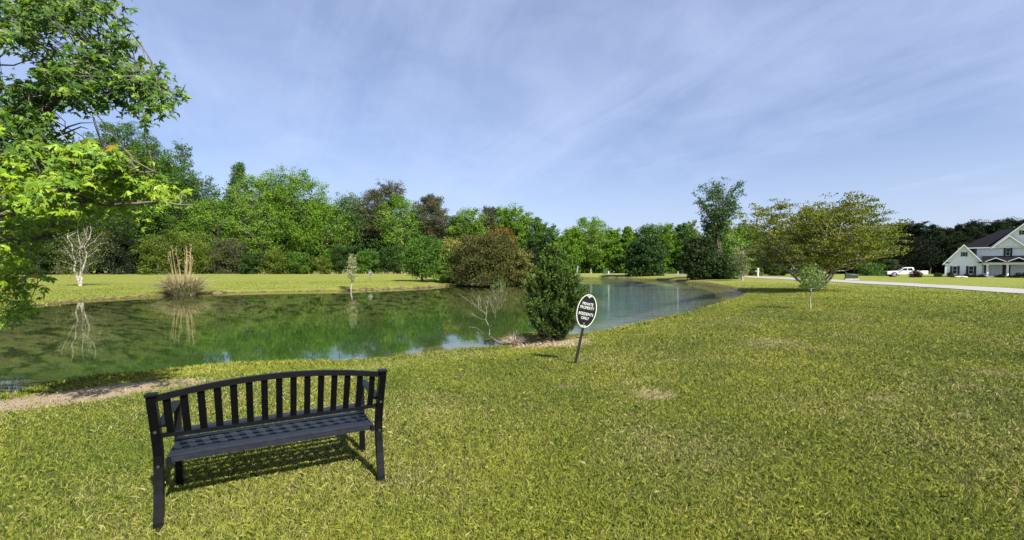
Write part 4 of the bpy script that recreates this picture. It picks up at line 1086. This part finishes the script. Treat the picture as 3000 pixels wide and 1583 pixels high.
def window(x0, x1, y0, y1, dep_=0, shutter=.33, dpth=0):
    """photo extents of the sash (px) on plane dep_"""
    ua, za = hp(x0, y1, dep_); ub, zb_ = hp(x1, y0, dep_); uc = (ua+ub)/2; zc = (za+zb_)/2; wd_ = ub-ua; ht = zb_-za
    y = dep_-.03; root = MB()
    root.box((uc, y, zc), (wd_, .05, ht)); fr = root.build('window', M['trimw'], house)
    mb = MB()
    for k in (-1, 1): mb.box((uc, y-.03, zc+k*ht*.235), (wd_*.86, .02, ht*.44))
    mb.build('pane', M['glass'], fr)
    for s_ in (-1, 1):
        mb = MB(); mb.box((uc+s_*(wd_/2+wd_*.30), y, zc), (wd_*.52, .06, ht*1.02)); mb.build('shutter', M['shutter'], fr)
    return fr
window(2790.5, 2804.5, 780, 803); window(2837.5, 2852.5, 780, 803); window(2820, 2829.5, 739, 752)
# main body, upper storey and hip roof
D1 = 1.6
uM0, zU = hp(2862, 725, D1); zL = hp(2862, 752, D1)[1]; uE = uM0+24
mb = MB(); mb.prism([(uM0, D1, z0), (uE, D1, z0), (uE, D1, zU), (uM0, D1, zU)], (0, 9, 0)); mb.build('wall', M['siding'], house)
zs_ = zU-.1; uh0 = hp(2806, 727, 4)[0]
ur, zr = hp(2935, 673, 6.0); ov2 = .4
A_ = (uh0, D1-ov2, zs_); B_ = (uE+1, D1-ov2, zs_); Cc = (uE+1, 11.5, zs_); Dd = (uh0, 11.5, zs_); E_ = (ur, 6.0, zr); F_ = (uE-4, 6.0, zr)
mb = MB(); mb.add([A_, B_, Cc, Dd, E_, F_], [np.array([[0, 1, 5, 4], [2, 3, 4, 5]]), np.array([[3, 0, 4], [1, 2, 5]]), np.array([[3, 2, 1, 0]])]); mb.build('main_roof', M['shingle'], house)
mb = MB(); mb.box(((uh0+uE)/2+.5, D1-ov2-.02, zs_-.03), (uE-uh0+1, .05, .18)); mb.build('fascia', M['trimw'], house)
# nested gables of the upper storey
ug, zg = hp(2957, 692, D1-.3); ugb, zgb = hp(3003, 655, D1-.1)
def gable(uc, zc, zb_, slope, y, name='gable_wall', side=(1, 1)):
    wl = (zc-zb_)/slope
    mb = MB(); mb.prism([(uc-wl, y, zb_), (uc+wl, y, zb_), (uc, y, zc)], (0, 4.5, 0)); mb.build(name, M['siding'], house)
    for s_ in (-1, 1):
        a_ = (uc+s_*(wl+.3), zb_-.3*slope); b_ = (uc, zc)
        slab('gable_roof', a_, b_, y-.35, y+4.6, .12)
        mb = MB(); mb.prism([(a_[0], y-.40, a_[1]-.08), (b_[0], y-.40, b_[1]-.08), (b_[0], y-.40, b_[1]+.15), (a_[0], y-.40, a_[1]+.15)], (0, .045, 0)); mb.build('rake_board', M['trimw'], house)
    return wl
wl2 = gable(ug, zg, zU-.05, 1.0, D1-.3); gable(ugb, zgb, zU-.1, 1.02, D1-.02)
window(2946.5, 2959.5, 727, 750, D1-.02); window(2992, 3003, 675, 688, D1-.06)
# porch
uP0 = uR; uP1 = uR+17; zbm, zbt = hp(2900, 776, -.6)[1], hp(2900, 768, -.6)[1]; PD = -.6
mb = MB(); mb.box(((uP0+uP1)/2+.05, PD, (zbm+zbt)/2), (uP1-uP0-.1, .30, zbt-zbm)); mb.build('porch_beam', M['trimw'], house)
zat = zL
mb = MB(); mb.prism([(uP0+.02, PD-.35, zbt+.01), (uP0+.02, D1-.01, zat+.05), (uP0+.02, D1-.01, zat-.1), (uP0+.02, PD-.35, zbt-.08)], (uP1-uP0, 0, 0)); mb.build('porch_roof', M['shingle'], house)
mb = MB(); mb.box(((uP0+uP1)/2, (PD+D1)/2, .08), (uP1-uP0, D1-PD+.3, .28)); mb.build('porch_floor', M['conc'], house)
up_, zp_ = hp(2917, 757, PD-.45); pw = hp(2945, 769, PD-.45)[0]-up_
for k_, uu in enumerate((up_, up_+2.35*pw)):
    mb = MB(); mb.prism([(uu-pw, PD-.5, zbt+.02), (uu+pw, PD-.5, zbt+.02), (uu, PD-.5, zp_)], (0, 1.8, 0)); mb.build('porch_pediment', M['shingle'], house)
    for s_ in (-1, 1): mb = MB(); mb.prism([(uu+s_*(pw+.12), PD-.56, zbt-.02), (uu, PD-.56, zp_), (uu, PD-.56, zp_+.13), (uu+s_*(pw+.12), PD-.56, zbt+.11)], (0, .05, 0)); mb.build('pediment_trim', M['trimw'], house)
for px in (2892, 2951, 3012, 3080):
    u_ = hp(px, 800, PD)[0]; mb = MB(); mb.cyl((u_, PD, .2), (u_, PD, zbm), .17, .14, 18); mb.box((u_, PD, .27), (.42, .42, .14)); mb.box((u_, PD, zbm-.06), (.38, .38, .12)); mb.build('column', M['trimw'], house)
u_ = hp(2944, 800, D1)[0]; mb = MB(); mb.box((u_+.15, D1-.03, 1.25), (.95, .06, 2.1)); dr = mb.build('door', M['door'], house); mb = MB(); mb.cyl((u_+.5, D1-.10, 1.2), (u_+.5, D1-.06, 1.2), .035, sides=8); mb.build('handle', M['rim'], dr)
mb = MB(); mb.box((hp(2889, 800, D1)[0], D1-.03, 1.5), (.5, .05, 1.5)); mb.build('porch_window', M['glass'], house)
# planting round the house
def hshrub(px, dep_, top_py, wpx, col, label, seed, name='shrub'):
    u_ = hp(px, 812, dep_)[0]; w_ = HA+HU*u_+HV*dep_; w_.z = gz(w_.x, w_.y); Y_ = w_.y; H = max(.3, P(px, top_py, Y_).z-w_.z); Rd = wpx/2/F*Y_
    make_tree(name, w_, label, 'shrub', np.random.default_rng(seed), H, Rd, 'bark_dark', 'leaf', ls=.075, base=.02, kind='bush', limbs=16, leaves=900, sig=Rd*.3, sub=2, stems=2, bark_r=.03, col=col, var=.2)
for i, (px, d_, top, w_, col, lab) in enumerate((
    (2784, -.9, 799, 16, C_['dark'], 'dark upright bush under the left ground-floor window of the house'), (2808, -.9, 806, 15, C_['dark'], 'low dark bush between the two ground-floor windows'),
    (2833, -.9, 803, 18, C_['dark'], 'dark bush under the right ground-floor window of the house'), (2852, -.9, 805, 16, C_['dark'], 'dark bush right of the ground-floor windows'),
    (2876, -1.3, 806, 16, C_['dark'], 'dark bush at the corner where the porch starts'), (2930, -1.7, 806, 24, C_['dark'], 'dark bush before the porch between the two columns'),
    (2966, -1.8, 810, 26, C_['dark'], 'low dark bush right of the second porch column'), (2992, -2.2, 800, 34, C_['black'], 'taller dark bush at the right edge before the porch'),
    (2794, -6.5, 813, 17, (.07, .05, .03), 'reddish brown low plant in the round flower bed before the house'), (2748, -2, 801, 20, C_['deep'], 'green bush at the left corner of the house'))):
    hshrub(px, d_, top, w_, col, lab, 80+i)
q = GY(2681, 79.5); H = P(2681, 794, 79.5).z-q.z
make_tree('red_shrub', q, 'dark reddish bush in front of the bed of the pickup truck', 'shrub', np.random.default_rng(95), H, .95, 'bark_dark', 'leaf', ls=.09, base=.02, kind='bush', limbs=20, leaves=1600, sig=.28, sub=2, stems=3, bark_r=.04, col=(.055, .018, .018), var=.2)
M['stone'] = simple('pale_stone', (.42, .38, .34), .9, noise=.3, nscale=6, bump=.6)
rs = np.random.default_rng(97)
for i, (px, dep_, sx_, lab) in enumerate(((2812, -6.2, .75, 'largest pale stone beside the round flower bed'), (2803, -7.2, .5, 'small pale stone at the left of the flower bed'), (2824, -7.4, .55, 'flat pale stone at the right of the flower bed'))):
    u_ = hp(px, 815, dep_)[0]; w_ = HA+HU*u_+HV*dep_; w_.z = gz(w_.x, w_.y)
    v = []; nn = 10
    for a_ in range(6):
        ph = PI*a_/5
        for b_i in range(nn):
            t_ = 2*PI*b_i/nn; k_ = 1+.14*rs.normal(); v.append((sx_*math.sin(ph)*math.cos(t_)*k_, sx_*.6*math.sin(ph)*math.sin(t_)*k_, .16*math.cos(ph)+.10))
    f = np.array([(a_*nn+b_i, a_*nn+(b_i+1) % nn, (a_+1)*nn+(b_i+1) % nn, (a_+1)*nn+b_i) for a_ in range(5) for b_i in range(nn)])
    mb = MB(); mb.add(v, f); o = mb.build('stone', M['stone'], None, smooth=True); o.location = w_; tag(o, lab, 'stone', 'stones round the flower bed')

# ------------------------------------------------------------------ foreground maple, trunk just outside the left edge
rm = np.random.default_rng(100)
TRX, TRY = -7.6, 4.9
mloc = Vector((TRX, TRY, gz(TRX, TRY)))
maple = empty('maple_tree', mloc, 0, 'near maple reaching in from the left edge with pointed bright leaves', 'tree')
off = np.array(mloc)
wood = MB(); TH = 8.2
tz = np.linspace(-.2, TH, 9); tp = np.array([(.10*math.sin(k*1.3), .10*math.cos(k), z_) for k, z_ in enumerate(tz)])
wood.tube(tp, np.linspace(.19, .05, 9), 10, (1, 1, 1))
def bough(z0_, pts, r):
    """from the trunk at height z0_ through photo points (px,py,Y)"""
    q = [np.array([0, 0, z0_])]+[np.array(P(*p))-off for p in pts]
    q2 = []
    for a_, b_ in zip(q[:-1], q[1:]):
        for f in (0, .5): q2.append(a_*(1-f)+b_*f+rm.normal(0, .012, 3)*(f > 0))
    q2.append(q[-1]); wood.tube(q2, np.linspace(r, .006, len(q2)), 6); return np.array(q2)
BG = [bough(5.0, [(-120, 170, 5.0), (60, 90, 4.9), (200, 40, 4.8), (340, 5, 4.8)], .05), bough(5.4, [(-60, -60, 4.9), (200, -40, 4.9), (350, -30, 4.9)], .04),
      bough(3.4, [(-100, 520, 5.0), (80, 425, 4.9), (135, 340, 4.8), (210, 240, 4.7), (300, 150, 4.7), (385, 95, 4.7)], .06), bough(3.9, [(-60, 330, 4.8), (130, 300, 4.6), (260, 245, 4.5), (400, 235, 4.4), (525, 285, 4.4)], .045),
      bough(2.5, [(-60, 640, 4.4), (100, 575, 4.3), (210, 545, 4.2), (350, 510, 4.2), (455, 505, 4.2)], .035), bough(2.9, [(-80, 560, 4.6), (120, 560, 4.5), (240, 470, 4.4), (370, 445, 4.4)], .03),
      bough(2.2, [(-60, 640, 4.5), (160, 610, 4.4), (330, 600, 4.3), (470, 590, 4.2), (565, 600, 4.2)], .025), bough(1.6, [(-60, 700, 5.6), (60, 705, 6.1), (150, 700, 6.2)], .022), bough(1.2, [(-60, 800, 5.6), (40, 840, 6.1), (110, 830, 6.2)], .02),
      bough(3.0, [(-60, 430, 5.2), (60, 395, 5.2), (150, 400, 5.1)], .03)]
for pts in ([(155, 405, 4.7), (200, 372, 4.7), (235, 361, 4.7), (272, 360, 4.7)], [(160, 402, 4.7), (205, 385, 4.7), (238, 372, 4.7), (258, 378, 4.7)], [(-30, 190, 4.8), (20, 150, 4.8), (60, 130, 4.8)], [(-30, 190, 4.8), (40, 192, 4.8), (105, 168, 4.8)]):
    q = [np.array(P(*p))-off for p in pts]; wood.tube(q, np.linspace(.011, .003, len(q)), 5)
allb = np.concatenate(BG)
blobs = [(60, 60, 115, 95), (150, 60, 90, 60), (210, 28, 100, 42), (300, 14, 60, 34), (350, 122, 55, 38), (300, 150, 72, 45), (230, 190, 85, 45), (165, 205, 75, 35),
         (130, 190, 40, 22), (325, 225, 100, 50), (415, 245, 70, 48), (485, 285, 50, 36), (250, 275, 90, 42), (395, 290, 75, 30), (445, 300, 40, 24), (150, 265, 75, 40), (60, 265, 85, 40), (20, 320, 70, 60), (110, 320, 45, 40), (50, 370, 90, 55), (95, 410, 50, 40),
         (0, 430, 70, 70), (215, 455, 75, 34), (290, 465, 90, 36), (360, 480, 60, 36), (140, 450, 70, 55), (100, 500, 90, 60), (200, 510, 90, 50), (300, 520, 90, 50), (400, 540, 75, 42), (460, 530, 45, 32), (500, 555, 32, 24), (30, 540, 80, 70),
         (130, 570, 90, 50), (240, 575, 90, 45), (350, 590, 80, 40), (440, 600, 52, 28), (558, 600, 16, 12), (410, 628, 44, 22), (300, 625, 85, 30), (60, 630, 80, 60), (170, 630, 90, 40), (40, 700, 80, 55), (120, 690, 50, 35),
         (20, 770, 60, 60), (70, 760, 45, 40), (60, 820, 50, 40), (120, 822, 28, 20), (15, 860, 45, 50), (70, 890, 38, 32), (20, 930, 40, 36), (-60, 470, 50, 90)]
L = []
lobe = [(0, 0), (.12, -.10), (.42, -.36), (.27, -.06), (.46, .00), (.90, .36), (.52, .27), (.48, .42), (.17, .24), (.14, .48), (.34, .70), (.13, .76), (0, 1.18)]
outl = np.array(lobe+[(-x_, y_) for x_, y_ in lobe[::-1][1:-1]])
LV = []; LC = []
cent = np.array([[0, .12]])
shape = np.concatenate([cent, outl]); ns_ = len(shape)
for (bx, by, rx, ry) in blobs:
    n = int(rx*ry*PI/(92 if by > 430 else 74)); Yc = (4.55 if by < 600 else 6.2)+rm.uniform(-.3, .3); front = by > 430
    cpt = np.array(P(bx, by, Yc))-off; j = np.argmin(((allb-cpt)**2).sum(1)); src = allb[j]
    ntw = max(3, n//9); tips = []
    for k in range(ntw):
        a_ = rm.uniform(0, 2*PI); q = math.sqrt(rm.random()); e = np.array(P(bx+rx*q*math.cos(a_), by+ry*q*math.sin(a_), Yc+rm.uniform(-.45, .45)))-off
        jj = np.argsort(((allb-e)**2).sum(1))[:3]; s0 = allb[rm.choice(jj)]; mid_ = (s0+e)/2+rm.normal(0, .04, 3)+[0, 0, .05]
        wood.tube([s0, mid_, e], [.0065, .0045, .002], 4); tips.append((s0, mid_, e))
    for k in range(n):
        s0, mid_, e = tips[rm.integers(len(tips))]; f = rm.uniform(.55, 1.1); p = mid_+(e-mid_)*f+rm.normal(0, .055, 3)
        size = rm.uniform(.040, .092)*(1.0 if front else .82)
        d = np.array([rm.normal(.35, .6), rm.normal(-.2, .6), rm.normal(-.55, .35)]); d /= np.linalg.norm(d)
        nrm = np.array([rm.normal(.2, .45), rm.normal(-.45, .45), rm.normal(.75, .35)]); s_ = np.cross(d, nrm); s_ /= np.linalg.norm(s_)+1e-6; nn_ = np.cross(s_, d)
        cu_ = rm.uniform(.1, .75); cup = -cu_*np.abs(shape[:, 0])-cu_*.45*shape[:, 1]**2+.12*np.sin(shape[:, 1]*5+cu_*9)
        V = p+size*(shape[:, :1]*s_+shape[:, 1:]*d+cup[:, None]*nn_)
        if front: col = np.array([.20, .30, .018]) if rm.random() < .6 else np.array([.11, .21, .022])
        else: col = np.array([.050, .110, .014]) if rm.random() < .7 else np.array([.13, .21, .018])  # upper leaves darker, their shade mixed into the leaf colour
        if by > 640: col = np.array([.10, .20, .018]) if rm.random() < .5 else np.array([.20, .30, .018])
        if front and rm.random() < .012: col = np.array([.30, .20, .02])
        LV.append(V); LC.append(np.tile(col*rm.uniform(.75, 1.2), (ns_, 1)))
nl = len(LV); V = np.concatenate(LV); Cc_ = np.concatenate(LC)
tri = np.array([(0, 1+k, 1+(k+1) % (ns_-1)) for k in range(ns_-1)])
F_ = (tri[None]+(np.arange(nl)*ns_)[:, None, None]).reshape(-1, 3)
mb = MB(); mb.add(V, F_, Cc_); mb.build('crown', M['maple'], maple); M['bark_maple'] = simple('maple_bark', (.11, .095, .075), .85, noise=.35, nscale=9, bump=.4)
wood.build('trunk', M['bark_maple'], maple, smooth=True)
print('maple leaves', nl)
